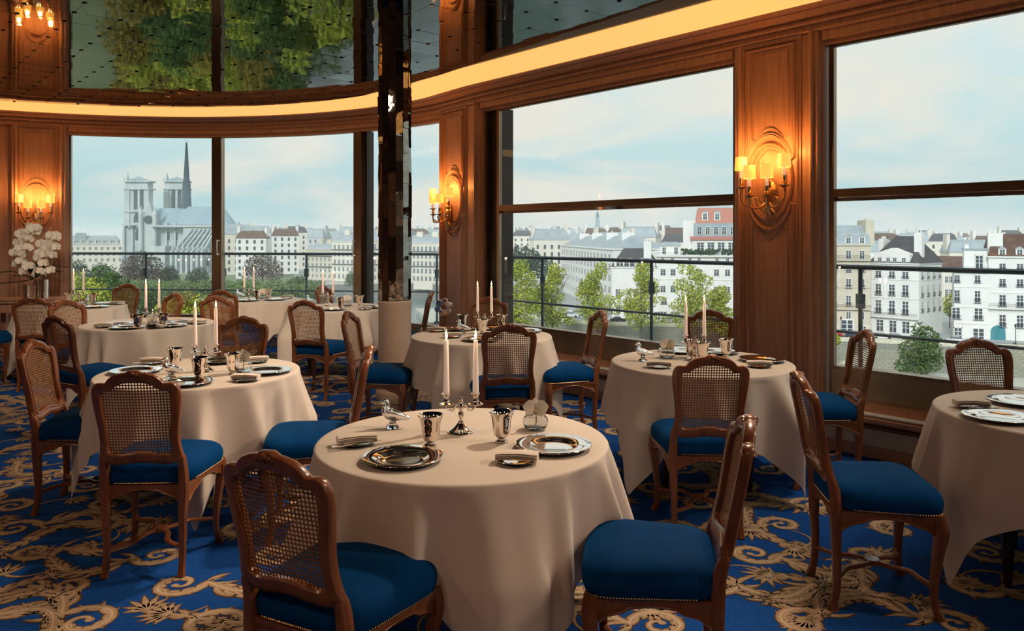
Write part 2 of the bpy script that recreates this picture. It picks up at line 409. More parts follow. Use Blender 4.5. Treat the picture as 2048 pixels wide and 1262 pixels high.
for idx, (ar, pc, c) in enumerate(tiles):
    cx = sum(p[0] for p in pc)/len(pc); cy = sum(p[1] for p in pc)/len(pc)
    pc2 = [(cx+(p[0]-cx)*.995, cy+(p[1]-cy)*.995) for p in pc]
    tx, ty = rnd.gauss(0, .0035), rnd.gauss(0, .0035)
    zf = lambda p: ZC+(p[0]-cx)*tx+(p[1]-cy)*ty
    mb = MB() if idx < 300 else rest
    n = len(pc2)
    mb.add([(p[0], p[1], zf(p)) for p in pc2]+[(p[0], p[1], ZC+.012) for p in pc2],
           [tuple(range(n)), tuple(range(n, 2*n))[::-1]]+[(k, n+k, n+(k+1) % n, (k+1) % n) for k in range(n)])
    if idx < 300: mb.build('mirror_tile', M_mirror, ceiling, smooth=False); ntile += 1
if rest.v: tag(rest.build('mirror_tile_remainder', M_mirror, ceiling, smooth=False), kind='stuff')
tag(studs.build('mirror_stud', M_dark, ceiling, smooth=False), kind='stuff')
# backing behind tile joints
bk = MB(); bk.prism(poly, ZC+.014, ZC+.03); bk.build('mirror_backing', M_dark, ceiling, smooth=False)
print('tiles', len(tiles))
# emissive strip in place of lamp-lit cove plaster, then cornice
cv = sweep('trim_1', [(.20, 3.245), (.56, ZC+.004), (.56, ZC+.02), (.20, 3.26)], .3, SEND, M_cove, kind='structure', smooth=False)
cn = sweep('trim_2', [(-.12, 3.08), (.0, 3.08), (.0, 3.092), (.026, 3.096), (.030, 3.106), (.012, 3.110), (.012, 3.148), (.040, 3.150), (.046, 3.160), (.046, 3.172), (.036, 3.176), (.036, 3.196), (.075, 3.200), (.11, 3.212), (.15, 3.216), (.152, 3.226), (.205, 3.234), (.21, 3.25), (.19, 3.262), (0, 3.262), (0, 3.46), (-.32, 3.46)], .3, SEND, M_panel, kind='structure')
# ---- pilasters
def pilaster(name, sa, sb, pl, pr, sc=None):
    root = empty(name, kind='structure')
    w = sb-sa
    side = [(0, -.14), (0, -.03), (.006, -.02), (.02, -.018), (.026, .006), (.034, .012), (.060, .012), (.068, .030), (.078, .034), (.092, .030), (.098, .012), (.104, 0)]
    prof = [(sa+ds, i) for ds, i in side]+[(pl-.05, 0), (pl-.045, .012), (pr+.045, .012), (pr+.05, 0)]+[(sb-ds, i) for ds, i in side[::-1]]
    mb = MB(); rows = [[Wp(s, i, z) for s, i in prof] for z in (.08, 3.10)]
    mb.grid(rows); mb.build('pilaster_face', M_panel, root, angle=25)
    if sc is None: return root
    def P(s, z, d): return Wp(s, .012+d, z)
    def mould(pts, wd=.016, closed=True, h=.013):
        wd *= 1.35; h *= 1.6
        m = MB(); n = len(pts); rows = []
        for k in range(n):
            a_ = pts[(k-1) % n] if (closed or k) else pts[0]; b_ = pts[(k+1) % n] if (closed or k < n-1) else pts[-1]
            dx, dz = b_[0]-a_[0], b_[1]-a_[1]; l_ = math.hypot(dx, dz) or 1; nx, nz_ = -dz/l_, dx/l_
            x, z = pts[k]
            sca = 1.25 if (abs(dx) > 1e-4 and abs(dz) > 1e-4 and closed == 'rect') else 1
            rows.append([P(x+nx*o*wd*sca, z+nz_*o*wd*sca, h_) for o, h_ in ((-1, -.002), (-.8, h*.6), (-.3, h), (.15, h*.55), (.5, h*.7), (1, -.002))])
        if closed: rows.append(rows[0])
        m.grid(rows); return m.build('moulding', M_panel, root, angle=50)
    mid = (pl+pr)/2; hw = (pr-pl)/2-.012
    def arc(cx, cz, rx, rz, a0, a1, n=18): return [(cx+rx*math.cos(math.radians(a0+(a1-a0)*i/n)), cz+rz*math.sin(math.radians(a0+(a1-a0)*i/n))) for i in range(n+1)]
    # oval niche
    mould(arc(mid, 1.985, hw*.92, .29, 0, 360, 40)[:-1], .018, h=.017)
    mould(arc(mid, 1.985, hw*.92-.045, .245, 0, 360, 40)[:-1], .008, h=.006)
    # upper panel with arched foot, lower panel with dipped head
    mould([(mid-hw, 3.03), (mid-hw, 2.16)]+[(x, z) for x, z in arc(mid, 1.985, hw*1.03, .37, 155, 25)]+[(mid+hw, 2.16), (mid+hw, 3.03)], .014)
    mould([(mid-hw+.045, 2.98), (mid-hw+.045, 2.33)]+arc(mid, 1.985, hw*.93, .42, 130, 50)+[(mid+hw-.045, 2.33), (mid+hw-.045, 2.98)], .006, h=.006)
    mould([(mid-hw, .30), (mid-hw, 1.80)]+arc(mid, 1.985, hw*1.03, .37, 208, 332)+[(mid+hw, 1.80), (mid+hw, .30)], .014)
    mould([(mid-hw+.045, .35), (mid-hw+.045, 1.62)]+arc(mid, 1.985, hw*.9, .43, 232, 308)+[(mid+hw-.045, 1.62), (mid+hw-.045, .35)], .006, h=.006)
    mould([(mid-hw-.035, .24), (mid-hw-.035, 3.055), (mid+hw+.035, 3.055), (mid+hw+.035, .24)], .008, h=.008)
    return root
pil_l = pilaster('wall_left_pilaster', s_at(18), s1P, s_at(38), s_at(108), 1)
pil_m = pilaster('wall_middle_pilaster', s2P, s3P, s_at(889), s_at(930), 1)
pil_r = pilaster('wall_right_pilaster', s4P, s5P, s_at(1494), s_at(1592), 1)
pil_f = pilaster('wall_far_right_pilaster', s6P, s7P, s6P+.18, s7P-.18, None)
wl = sweep('wall_rotunda', [(-.3, 0), (0, 0), (0, 3.1), (-.3, 3.1)], 0, s_at(-60), M_panel, kind='structure')
wl2 = sweep('wall_rotunda_jamb', [(-.3, 0), (-.05, 0), (-.05, 3.1), (-.3, 3.1)], s_at(-60), s_at(18), M_panel, kind='structure')
wb = MB(); wb.box((-9.2, -3.7, 0), (-8.75, 9.2, 3.5)); tag(wb.build('wall_left', M_panel, smooth=False), kind='structure')
wb = MB(); wb.box((-9.2, -3.8, 0), (12, -3.5, 3.5)); tag(wb.build('wall_back', M_panel, smooth=False), kind='structure')
wb = sweep('wall_right_end', [(-.3, 0), (0, 0), (0, 3.1), (-.3, 3.1)], s8P, SEND, M_panel, kind='structure')
# ---- low wall under the windows: shelf, recess, plinth, skirting
def under(sa, sb, nm, ztop=.37):
    sweep('trim_'+nm, [(-.3, 0), (.06, 0), (.06, .05), (.055, .085), (.04, .09), (.04, .215), (-.02, .22), (-.02, .265), (.19, .27), (.20, .285), (.20, .305), (.17, .315), (.05, .33), (.03, .345), (.02, ztop), (-.3, ztop)], sa, sb, M_panel, kind='structure')
def plinth(sa, sb, nm):
    sweep('baseboard_'+nm, [(.05, .088), (.075, .088), (.075, .205), (.05, .205)], sa, sb, M_plinth, kind='structure')
under(s3P+.0, s4P, '3'); under(s5P, s6P, '4'); under(s7P, s8P, '5')
plinth(s3P, s4P, 'middle'); plinth(s5P, s6P, 'right')
sweep('trim_6', [(-.3, .08), (.0, .08), (.03, .10), (.03, .0), (-.3, .0)][::-1], s1P, s2P, M_panel, kind='structure')
for nm, a_, b_ in (('left', s_at(18), s1P), ('pilaster_middle', s2P, s3P), ('pilaster_right', s4P, s5P)):
    sweep('baseboard_'+nm, [(-.05, 0), (.05, 0), (.05, .12), (.035, .15), (.0, .16), (-.05, .16)], a_, b_, M_panel, kind='structure')
# ---- windows
def bar(name, sa, sb, z0, z1, i0, i1, m, parent): return sweep(name, [(i0, z0), (i1, z0), (i1, z1), (i0, z1)], sa, sb, m, parent, smooth=False)
def big_window(nm, sa, sb, jamb):
    root = empty(nm, kind='structure')
    sl = sa+jamb
    bar('head_frame', sa, sb, 2.985, 3.10, -.12, -.035, M_panel, root); bar('head_bead', sa, sb, 3.02, 3.085, -.03, -.0, M_panel, root)
    bar('head_metal', sl, sb, 2.965, 2.99, -.10, -.06, M_bronze, root)
    if jamb > .1:
        bar('jamb_light_strip', sa+.01, sa+.035, .37, 3.0, -.14, -.06, M_apron, root)
        bar('jamb_dark_box', sa+.045, sl-.03, .37, 3.0, -.29, -.10, M_dark, root)
    bar('side_stile', sl-.04, sl, .37, 2.99, -.098, -.055, M_bronze, root); bar('side_stile', sb-.03, sb, .37, 2.99, -.098, -.055, M_bronze, root)
    bar('meeting_rail', sl, sb, 1.845, 1.905, -.12, -.04, M_bronze, root)
    bar('meeting_rail_lower', sl, sb, 1.815, 1.845, -.15, -.09, M_silver, root)
    bar('window_apron', sl, sb, .37, .585, -.10, -.03, M_apron, root); bar('apron_bead', sl, sb, .575, .60, -.12, -.02, M_bronze, root)
    bar('sill_strip', sl, sb, .318, .328, .10, .185, M_white, root)
    bar('glass_pane', sl, sb, 1.87, 2.97, -.085, -.079, M_pane, root); bar('glass_pane', sl, sb, .58, 1.85, -.095, -.089, M_pane, root)
    return root
w1 = big_window('window_1', s3P, s4P, .27); w2 = big_window('window_2', s5P, s6P, .06); w3 = big_window('window_3', s7P, s8P, .06)
# rotunda glazing: tall sliding doors between mullions
root = empty('window_4', kind='structure')
bar('head_frame', s1P, s2P, 2.985, 3.10, -.12, -.03, M_panel, root); bar('head_bead', s1P, s2P, 3.03, 3.085, -.03, .0, M_panel, root)
bar('bottom_rail', s1P, s2P, .35, .43, -.14, -.06, M_bronze, root); bar('low_panel', s1P, s2P, .16, .35, -.20, -.10, M_apron, root)
bar('ledge', s1P, s2P, .12, .17, -.2, .05, M_white, root); bar('skirting', s1P, s2P, 0, .12, -.25, -.02, M_dark, root)
for (a_, b_, mm) in ((sM1[0], sM1[1], 0), (sM2[0], sM2[1], 0)):
    bar('mullion', a_, (a_+b_)/2-.002, .40, 2.99, -.17, -.04, M_bronze, root); bar('mullion', (a_+b_)/2+.002, b_, .40, 2.99, -.14, -.02, M_bronze, root)
bar('dark_stile', sM2[1], s_at(728), .40, 2.99, -.20, -.06, M_dark, root)
bar('side_stile', s1P, s1P+.03, .40, 2.99, -.15, -.05, M_bronze, root); bar('side_stile', s2P-.03, s2P, .40, 2.99, -.15, -.05, M_bronze, root)
for a_, b_ in ((s1P, sM1[0]), (sM1[1], sM2[0]), (s_at(728), s2P)): bar('glass_pane', a_, b_, .42, 2.985, -.09, -.084, M_pane, root)
for sv in ((sM1[0]+sM1[1])/2+.035, sM2[0]+.05):
    mb = MB(); c0 = Wp(sv, .0, 1.30); c1 = Wp(sv, .0, 1.50)
    o0 = Wp(sv, -.03, 1.315); o1 = Wp(sv, -.03, 1.485); p0 = Wp(sv, .03, 1.315); p1 = Wp(sv, .03, 1.485)
    mb.tube([Wp(sv, .03, 1.29), Wp(sv, .03, 1.51)], .009, 8); mb.tube([o0, p0], .008, 8); mb.tube([o1, p1], .008, 8)
    mb.lathe([(0, -.02), (.022, -.018), (.022, .0), (0, .002)], 12, c=tuple(Wp(sv, .0, 1.31))); mb.lathe([(0, -.002), (.022, .0), (.022, .018), (0, .02)], 12, c=tuple(Wp(sv, .0, 1.49)))
    mb.build('pull_handle', M_silver, root)
# ---- column
col = empty('mirror_clad_column', (-1.135, 7.50, 0), label='round column clad in dark antique mirror above a beige painted base', cat='column')
CB = MB(); CB.lathe([(0, 0), (.185, 0), (.185, .055), (.175, .075), (.162, .085), (.158, .10), (.158, .895), (.162, .905), (.162, .935), (.150, .94), (0, .94)], 48); CB.build('painted_base', M_cream, col)
CB = MB(); CB.lathe([(0, .94), (.150, .94), (.150, 3.33), (0, 3.33)], 12); CB.build('core', M_dark, col, smooth=False)
rnd = random.Random(3); NF = 14
zs = [.945, 1.22, 1.62, 1.95, 2.24, 2.48, 2.80, 3.06, 3.325]
for k in range(NF):
    for j in range(len(zs)-1):
        off = rnd.uniform(-.05, .05) if 0 < j else 0
        z0 = zs[j]+(.0 if j == 0 else (.11 if k % 3 == 0 else (-.07 if k % 3 == 1 else .03))); z1 = zs[j+1]+(.0 if j == len(zs)-2 else (.11 if k % 3 == 0 else (-.07 if k % 3 == 1 else .03)))
        a0 = TAU*k/NF; a1 = TAU*(k+1)/NF; r = .1585+rnd.uniform(-.0015, .0015); ga = .006
        tl = rnd.gauss(0, .003); tw = rnd.gauss(0, .0025)
        am = (a0+a1)/2
        pA = lambda a_, z_, rr: Vector((rr*math.cos(a_), rr*math.sin(a_), z_))
        mb = MB(); vs = [pA(a0+ga, z0+.002, r-tl+tw), pA(a1-ga, z0+.002, r-tl-tw), pA(a1-ga, z1-.002, r+tl-tw), pA(a0+ga, z1-.002, r+tl+tw)]
        vi = [pA(a0+ga, z0+.002, .149), pA(a1-ga, z0+.002, .149), pA(a1-ga, z1-.002, .149), pA(a0+ga, z1-.002, .149)]
        mb.add(vs+vi, [(0, 1, 2, 3), (7, 6, 5, 4), (0, 4, 5, 1), (1, 5, 6, 2), (2, 6, 7, 3), (3, 7, 4, 0)])
        mb.build('mirror_panel', M_mirror2, col, smooth=False)
# ---- balcony: slab, kerb, railing
balc = MB(); bp_ = []
def rpt(px, y, z=1.30): Y = F*(EYE-z)/(y-HY); return Vector(((px-1024)/F*Y, Y))
RA = [rpt(-250, 508), rpt(0, 506.5), rpt(440, 507), rpt(872, 508.5), rpt(1010, 513.5), rpt(1650, 533)]
RA[2] = Vector((RA[2].x, (RA[1].y+RA[3].y)/2+.05))
RA.append(RA[4]+TW*9.0)
RA[5] = RA[4]+TW*((RA[5]-RA[4]).dot(TW))
inn = [Wp(s, -.05) for s in steps(1.0, SEND, .4)]
bal_p = [(p.x, p.y) for p in RA]+[(p.x, p.y) for p in inn if p.y > -2][::-1]
root = empty('balcony_floor', kind='structure')
q = MB()
for i in range(len(RA)-1):
    A, B = RA[i], RA[i+1]; n_ = Vector(((B-A).y, -(B-A).x)).normalized()
    q.prism([(A-n_*.10)[:], (B-n_*.10)[:], (B+n_*1.5)[:], (A+n_*1.5)[:]], -.25, -.02)
q.build('balcony_slab', M_concrete, root, smooth=False)
q = MB()
for i in range(len(RA)-1):
    A, B = RA[i], RA[i+1]; n_ = Vector(((B-A).y, -(B-A).x)).normalized()
    q.prism([(A-n_*.10)[:], (B-n_*.10)[:], (B+n_*.06)[:], (A+n_*.06)[:]], -.02, .30)
q.build('balcony_kerb', M_concrete, root, smooth=False)
rail = empty('balcony_railing', label='blue grey tubular balcony railing outside the windows', cat='railing')
q = MB(); q.tube([(p.x, p.y, 1.30) for p in RA], .021, 8); q.build('top_rail', M_rail, rail)
q = MB(); q.tube([(p.x, p.y, .755) for p in RA], .013, 8); q.build('middle_rail', M_rail, rail)
def rail_hit(px):
    k = (px-1024)/F
    for i in range(len(RA)-1):
        A, B = RA[i], RA[i+1]; d = B-A; den = d.x-k*d.y
        if abs(den) < 1e-9: continue
        t = -(A.x-k*A.y)/den
        if 0 <= t <= 1: return A+d*t
post = None
for px in (-120, 292, 448, 613, 874, 1085, 1303, 1721, 2180):
    c = rail_hit(px)
    if not c: continue
    if post is None:
        q = MB(); q.tube([(0, 0, .25), (0, 0, 1.30)], .018, 8); q.box((-.028, -.028, .96), (.028, .028, 1.08)); q.box((-.04, -.04, .28), (.04, .04, .33))
        post = q.build('post', M_rail, rail, loc=(c.x, c.y, 0))
    else: inst('post', post, (c.x, c.y, 0), parent=rail)
# ================================================================== CITY OUTSIDE
ZG = -22.5; ZQ = -28.5; ZWAT = -30.5
def OX(px, D): return (px-1024)/F*D
def OZ(y, D): return EYE+(HY-y)*D/F
M_wcream = mat('cream_render', (.74, .70, .60), .9, col2=(.68, .64, .54), vscale=.3)
M_wwhite = mat('white_render', (.80, .80, .77), .9, col2=(.74, .74, .71), vscale=.3)
M_wbeige = mat('beige_stone', (.62, .57, .45), .9, col2=(.55, .50, .40), vscale=.3)
M_wgrey = mat('grey_stone', (.55, .58, .57), .9, col2=(.48, .51, .51), vscale=.2)
M_zinc = mat('zinc_roof', (.29, .35, .39), .6, col2=(.35, .41, .44), vscale=.4)
M_slate = mat('dark_slate', (.055, .055, .065), .7, col2=(.08, .075, .08), vscale=.6)
M_btile = mat('brown_roof_tiles', (.16, .085, .055), .85, col2=(.09, .055, .045), vscale=.6)
M_rtile = mat('red_roof_tiles', (.46, .20, .15), .8)
M_wframe = mat('white_window_frame', (.75, .75, .72), .6)
M_wglass = mat('dark_window_glass', (.05, .07, .085), .25)
M_iron = mat('black_iron', (.05, .06, .07), .5, .3)
M_nd = mat('cathedral_stone', (.50, .56, .55), .9, col2=(.38, .45, .46), vscale=.12, bump=.3, bscale=.8)
M_lead = mat('blue_grey_lead', (.22, .33, .40), .5, col2=(.28, .38, .44), vscale=.15)
M_spire = mat('dark_lead_spire', (.03, .065, .10), .5)
M_ndglass = mat('dark_leaded_glass', (.02, .035, .05), .4)
def leafmat(nm, c1, c2): return mat(nm, c1, .8, col2=c2, vscale=.9, detail=2, spec=.2)
M_lgreen = leafmat('green_leaves', (.055, .115, .035), (.12, .19, .055))
M_lyellow = leafmat('yellow_green_leaves', (.24, .33, .045), (.46, .46, .07))
M_lbrown = leafmat('bronze_leaves', (.085, .055, .05), (.13, .085, .06))
M_ldark = leafmat('dark_green_leaves', (.025, .06, .03), (.055, .10, .045))
M_bark = mat('bark', (.10, .08, .07), .9)
M_lawn = mat('lawn_ground', (.11, .17, .07), .95, col2=(.19, .22, .12), vscale=.05)
M_road = mat('asphalt', (.20, .22, .23), .85, col2=(.26, .28, .29), vscale=.08)
M_city = mat('city_ground', (.35, .38, .38), .9)
def stonewall():
    m = mat('quay_stone', (.50, .49, .38), .9); t = m.node_tree; n = t.nodes; l = t.links; b = n['Principled BSDF']
    c = n.new('ShaderNodeTexCoord'); mpn = n.new('ShaderNodeMapping'); mpn.inputs['Rotation'].default_value = (PI/2, 0, 0)
    br = n.new('ShaderNodeTexBrick'); br.inputs['Scale'].default_value = .45; br.inputs['Color1'].default_value = (.74, .71, .54, 1); br.inputs['Color2'].default_value = (.60, .58, .44, 1); br.inputs['Mortar'].default_value = (.45, .44, .34, 1); br.inputs['Mortar Size'].default_value = .03
    l.new(c.outputs['Object'], mpn.inputs[0]); l.new(mpn.outputs[0], br.inputs[0])
    z = n.new('ShaderNodeTexNoise'); z.inputs['Scale'].default_value = .25; z.inputs['Detail'].default_value = 6; l.new(c.outputs['Object'], z.inputs[0])
    mxx = n.new('ShaderNodeMixRGB'); mxx.blend_type = 'MULTIPLY'; mxx.inputs[0].default_value = .5; l.new(br.outputs[0], mxx.inputs[1]); l.new(z.outputs[1], mxx.inputs[2]); l.new(br.outputs[0], b.inputs['Base Color'])
    return m
M_quay = stonewall()
M_quayfloor = mat('quay_paving', (.50, .50, .44), .9, col2=(.42, .43, .38), vscale=.15)
M_water = mat('river_water', (.10, .17, .18), .18, bump=.5, bscale=.35, bstretch=(1, 2, 1), spec=.6)
# ground, river, quays
edge = [(-1500, 232), (-300, 232), (300, 222), (560, 262), (612, 330), (640, 392), (860, 402), (935, 330), (1000, 262), (1075, 226), (1200, 211), (1450, 206), (1650, 180), (2050, 165), (2600, 149), (3400, 120)]
ep = [(OX(p, d), d) for p, d in edge]
g = MB(); g.prism(ep+[(900, 900), (4500, 5200), (-4500, 5200), (-900, 500)], ZWAT-3, ZG); tag(g.build('ground_far_bank', M_city, smooth=False), kind='structure')
g = MB(); g.prism([(-1500, -60), (1500, -60), (1500, 7000), (-1500, 7000)], ZWAT-4, ZWAT); tag(g.build('water_river', M_water, smooth=False), kind='structure')
near = [(-600, -40), (60, -40), (60, 30), (OX(980, 60), 60), (OX(800, 95), 95), (OX(760, 130), 130), (OX(600, 150), 150), (OX(560, 258), 258), (OX(-700, 258), 258)]
g = MB(); g.prism(near, ZWAT-2, ZG+.01); tag(g.build('ground_near_bank', M_road, smooth=False), kind='structure')
g = MB(); g.prism([(OX(-800, 240), 240), (OX(330, 60), 60), (OX(640, 60), 60), (OX(560, 262), 262), (OX(590, 500), 500), (OX(-500, 500), 500)], ZG, ZG+.12); tag(g.build('ground_garden', M_lawn, smooth=False), kind='structure')
def quay(name, pts, z0, z1, th, m, kind='structure', yoff=0):
    g = MB()
    for i in range(len(pts)-1):
        A, B = Vector(pts[i]), Vector(pts[i+1]); d = (B-A).normalized(); n_ = Vector((d.y, -d.x))
        g.prism([(A+n_*yoff)[:], (B+n_*yoff)[:], (B+n_*(yoff-th))[:], (A+n_*(yoff-th))[:]], z0, z1)
    return tag(g.build(name, m, smooth=False), kind=kind)
quay('wall_quay', ep[4:16], ZWAT-1, ZG+.95, .8, M_quay)
quay('ground_lower_quay', ep[7:16], ZWAT-1, ZQ, 30, M_quayfloor, yoff=22)
quay('road_far_quay', ep[5:16], ZG, ZG+.10, 10, M_road, yoff=-1)
# ramp and stair down to the lower quay
g = MB(); a_ = Vector((OX(1655, 174), 174)); b_ = Vector((OX(1712, 170), 170)); d = (b_-a_).normalized(); n_ = Vector((d.y, -d.x))
for k in range(14):
    p = a_+d*(k*.62*1.1); z = ZQ+ (k+1)*.42
    g.prism([p[:], (p+d*.7)[:], (p+d*.7+n_*2.2)[:], (p+n_*2.2)[:]], ZQ, z)
tag(g.build('quay_stair', M_quay, smooth=False), 'stone stair climbing the quay wall to the street', 'stairs')
# generic window unit (1 x 1, bottom centre at the origin, looking -Y)
u = MB(); u.box((-.5, -.02, 0), (.5, .10, 1), 1)
for a_, b_ in (((-.5, 0), (-.40, 1)), ((.40, 0), (.5, 1)), ((-.04, 0), (.04, 1)), ((-.5, .93), (.5, 1)), ((-.5, 0), (.5, .06)), ((-.5, .45), (.5, .48)), ((-.5, .70), (.5, .73))):
    u.box((a_[0], -.08, a_[1]), (b_[0], -.02, b_[1]), 0)
UW = u.build('window', [M_wframe, M_wglass], smooth=False); UWm = UW.data; bpy.data.objects.remove(UW)
u = MB()
u.box((-.56, -.30, .30), (.56, -.26, .33)); u.box((-.56, -.30, 0), (.56, 0, .03))
for k in range(9): u.box((-.55+k*.1325, -.29, 0), (-.53+k*.1325, -.27, .32))
UB = u.build('window_balcony', M_iron, smooth=False); UBm = UB.data; bpy.data.objects.remove(UB)
def linehit(A, B, px):
    k = (px-1024)/F; d = B-A; return -(A.x-k*A.y)/(d.x-k*d.y)
class Bld:
    def __init__(s, name, label, pA, dA, pB, dB, dep, wall, zb=ZG, cat='building', group=None):
        s.A = Vector((OX(pA, dA), dA)); s.B = Vector((OX(pB, dB), dB)); s.L = (s.B-s.A).length; s.D = (dA+dB)/2; s.dA = dA; s.zb = zb; s.dep = dep; s.wall = wall
        d = s.B-s.A; s.root = empty(name, (s.A.x, s.A.y, zb), math.atan2(d.y, d.x), label, cat, group)
    def u(s, px): return linehit(s.A, s.B, px)*s.L
    def z(s, y): return OZ(y, s.D)-s.zb
    def block(s, x0, x1, z0, z1, y0=0, y1=None, m=None, name='wall'):
        g = MB(); g.box((x0, y0, z0), (x1, s.dep if y1 is None else y1, z1)); return g.build(name, m or s.wall, s.root, smooth=False)
    def body(s, ye, cornice=True):
        s.ze = s.z(ye); s.block(0, s.L, -3, s.ze)
        if cornice: s.block(-.25, s.L+.25, s.ze, s.ze+.35, -.35, s.dep+.2, name='cornice')
    def strings(s, ys):
        for y in ys: s.block(-.06, s.L+.06, s.z(y), s.z(y)+.22, -.12, s.dep+.05, name='string_course')
    def mansard(s, yb, yt, m1, m2, inset=1.0, x0=0, x1=None, z0=None, y0=0, y1=None):
        x1 = s.L if x1 is None else x1; z0 = s.ze+.3 if z0 is None else z0; y1 = s.dep if y1 is None else y1; zb, zt = s.z(yb), s.z(yt)
        g = MB(); my = (y0+y1)/2
        r0 = [(x0, y0, z0), (x1, y0, z0), (x1, y1, z0), (x0, y1, z0)]; r1 = [(x0+inset*.3, y0+inset, zb), (x1-inset*.3, y0+inset, zb), (x1-inset*.3, y1-inset, zb), (x0+inset*.3, y1-inset, zb)]
        g.add(r0+r1, [(0, 1, 5, 4), (1, 2, 6, 5), (2, 3, 7, 6), (3, 0, 4, 7), (3, 2, 1, 0)]); g.build('roof', m1, s.root, smooth=False)
        g = MB(); r2 = [(x0+inset*.6, my, zt), (x1-inset*.6, my, zt)]
        g.add(r1+r2, [(0, 1, 5, 4), (1, 2, 5), (2, 3, 4, 5), (3, 0, 4), (0, 3, 2, 1)]); g.build('upper_roof', m2, s.root, smooth=False)
    def hip(s, yt, m, run=.35, x0=0, x1=None, z0=None):
        x1 = s.L if x1 is None else x1; z0 = s.ze+.3 if z0 is None else z0; zt = s.z(yt); w = x1-x0; o = .4
        g = MB(); g.add([(x0-o, -o, z0), (x1+o, -o, z0), (x1+o, s.dep+o, z0), (x0-o, s.dep+o, z0), (x0+w*run, s.dep/2, zt), (x1-w*run, s.dep/2, zt)], [(0, 1, 5, 4), (1, 2, 5), (2, 3, 4, 5), (3, 0, 4), (3, 2, 1, 0)])
        g.build('roof', m, s.root, smooth=False)
    def chimney(s, x, y, w, dpt, z0, z1, pots=3):
        g = MB(); g.box((x, y, z0), (x+w, y+dpt, z1))
        for k in range(pots): 
            cx = x+w*(k+.5)/pots; g.lathe([(.16, 0), (.13, .7), (0, .7)], 6, c=(cx, y+dpt/2, z1))
        g.build('chimney', s.wall, s.root, smooth=False)
    def win(s, x, z0, w, h, y=0, side=False, bal=False, shutters=False):
        o = bpy.data.objects.new('window', UWm); COL.objects.link(o); o.parent = s.root; o.scale = (w, 1, h)
        if side: o.location = (s.L, x, z0); o.rotation_euler[2] = PI/2
        else: o.location = (x, y, z0)
        if bal:
            b = bpy.data.objects.new('window_balcony', UBm); COL.objects.link(b); b.parent = s.root; b.scale = (w, 1, h); b.location = o.location; b.rotation_euler = o.rotation_euler
    def wins(s, pxs, rows, w=1.2, bal=False, side_n=0):
        for (yt, yb) in rows:
            z0, z1 = s.z(yb), s.z(yt)
            for p in pxs: s.win(s.u(p), z0, w, z1-z0, bal=bal)
            for k in range(side_n): s.win(s.dep*(k+.5)/side_n, z0, w, z1-z0, side=True, bal=bal)
    def balcony(s, y, x0=0, x1=None):
        x1 = s.L if x1 is None else x1; z = s.z(y); g = MB(); g.box((x0, -.8, z-.25), (x1, 0, z), 0)
        g.box((x0, -.8, z+.95), (x1, -.75, z+1.02), 1); n = int((x1-x0)/.35)
        for k in range(n+1): g.box((x0+(x1-x0)*k/n-.02, -.79, z), (x0+(x1-x0)*k/n+.02, -.76, z+.95), 1)
        g.build('balcony', [s.wall, M_iron], s.root, smooth=False)
    def dormer(s, px, yt, yb, w=1.5, y=.2, m=None):
        x = s.u(px); z0, z1 = s.z(yb), s.z(yt); g = MB(); g.box((x-w/2, y, z0), (x+w/2, y+2.5, z1)); o = g.build('dormer', m or M_wframe, s.root, smooth=False)
        g = MB(); g.add([(x-w/2-.1, y-.1, z1), (x+w/2+.1, y-.1, z1), (x, y-.1, z1+.6), (x-w/2-.1, y+2.5, z1), (x+w/2+.1, y+2.5, z1), (x, y+2.5, z1+.6)], [(0, 1, 2), (5, 4, 3), (0, 2, 5, 3), (1, 4, 5, 2), (0, 3, 4, 1)])
        g.build('dormer_roof', M_zinc, s.root, smooth=False)
        s.win(x, z0+.15, w*.75, (z1-z0)*.85, y=y)
def span(a, b, n): return [a+(b-a)*(k+.5)/n for k in range(n)]
# right-hand window: five fronts on the far quay
b = Bld('apartment_building', 'beige stone apartment block with zinc mansard roof, by the far quay ramp', 1560, 198, 1741, 193, 13, M_wbeige)
b.body(491); b.mansard(468, 450, M_zinc, M_zinc, 1.0); b.strings([540, 575, 612])
cols = [1579, 1611, 1640, 1668, 1697, 1724]
b.wins(cols, [(500, 518)], 1.3); b.balcony(519); b.wins(cols, [(528, 544), (556, 576), (589, 612)], 1.3, bal=True); b.balcony(616); b.wins(cols, [(622, 637)], 1.2)
for p in cols: b.dormer(p, 473, 488, 1.5, .1)
b.win(b.u(1694), -1, 3.2, 4.5); b.wins([1668, 1726], [(650, 668)], 1.6)
b.chimney(b.L-.9, 1, 2.0, 11, b.ze, b.z(440), 1); b.chimney(b.u(1655), 5, 1.2, 3, b.ze, b.z(442))
b = Bld('corner_building', 'white corner building with steep dark roof behind the quay tree', 1741, 196, 1838, 187, 13.5, M_wwhite)
b.body(528); b.hip(472, M_slate, .28); b.strings([560, 597]); b.wins([1757, 1784, 1811], [(542, 556), (568, 592), (600, 628)], 1.6, bal=True)
for k in range(4): 
    for (yt, yb) in ((542, 556), (568, 592), (600, 622)): b.win(b.dep*(k+.5)/4, b.z(yb), 1.1, b.z(yt)-b.z(yb), side=True, bal=True)
b.balcony(634); b.wins([1760, 1786, 1812], [(640, 666)], 2.0); 
g = MB(); x0, x1 = b.u(1748), b.u(1820); z0 = b.ze+.3; zm = b.z(508); zt = b.z(496)
g.add([(x0, -.1, z0), (x1, -.1, z0), (x1, -.1, zm), ((x0+x1)/2, -.1, zt), (x0, -.1, zm), (x0, 4, z0), (x1, 4, z0), (x1, 4, zm), ((x0+x1)/2, 5, zt), (x0, 4, zm)], [(0, 1, 2, 3, 4), (0, 5, 6, 1), (1, 6, 7, 2), (2, 7, 8, 3), (3, 8, 9, 4), (4, 9, 5, 0)])
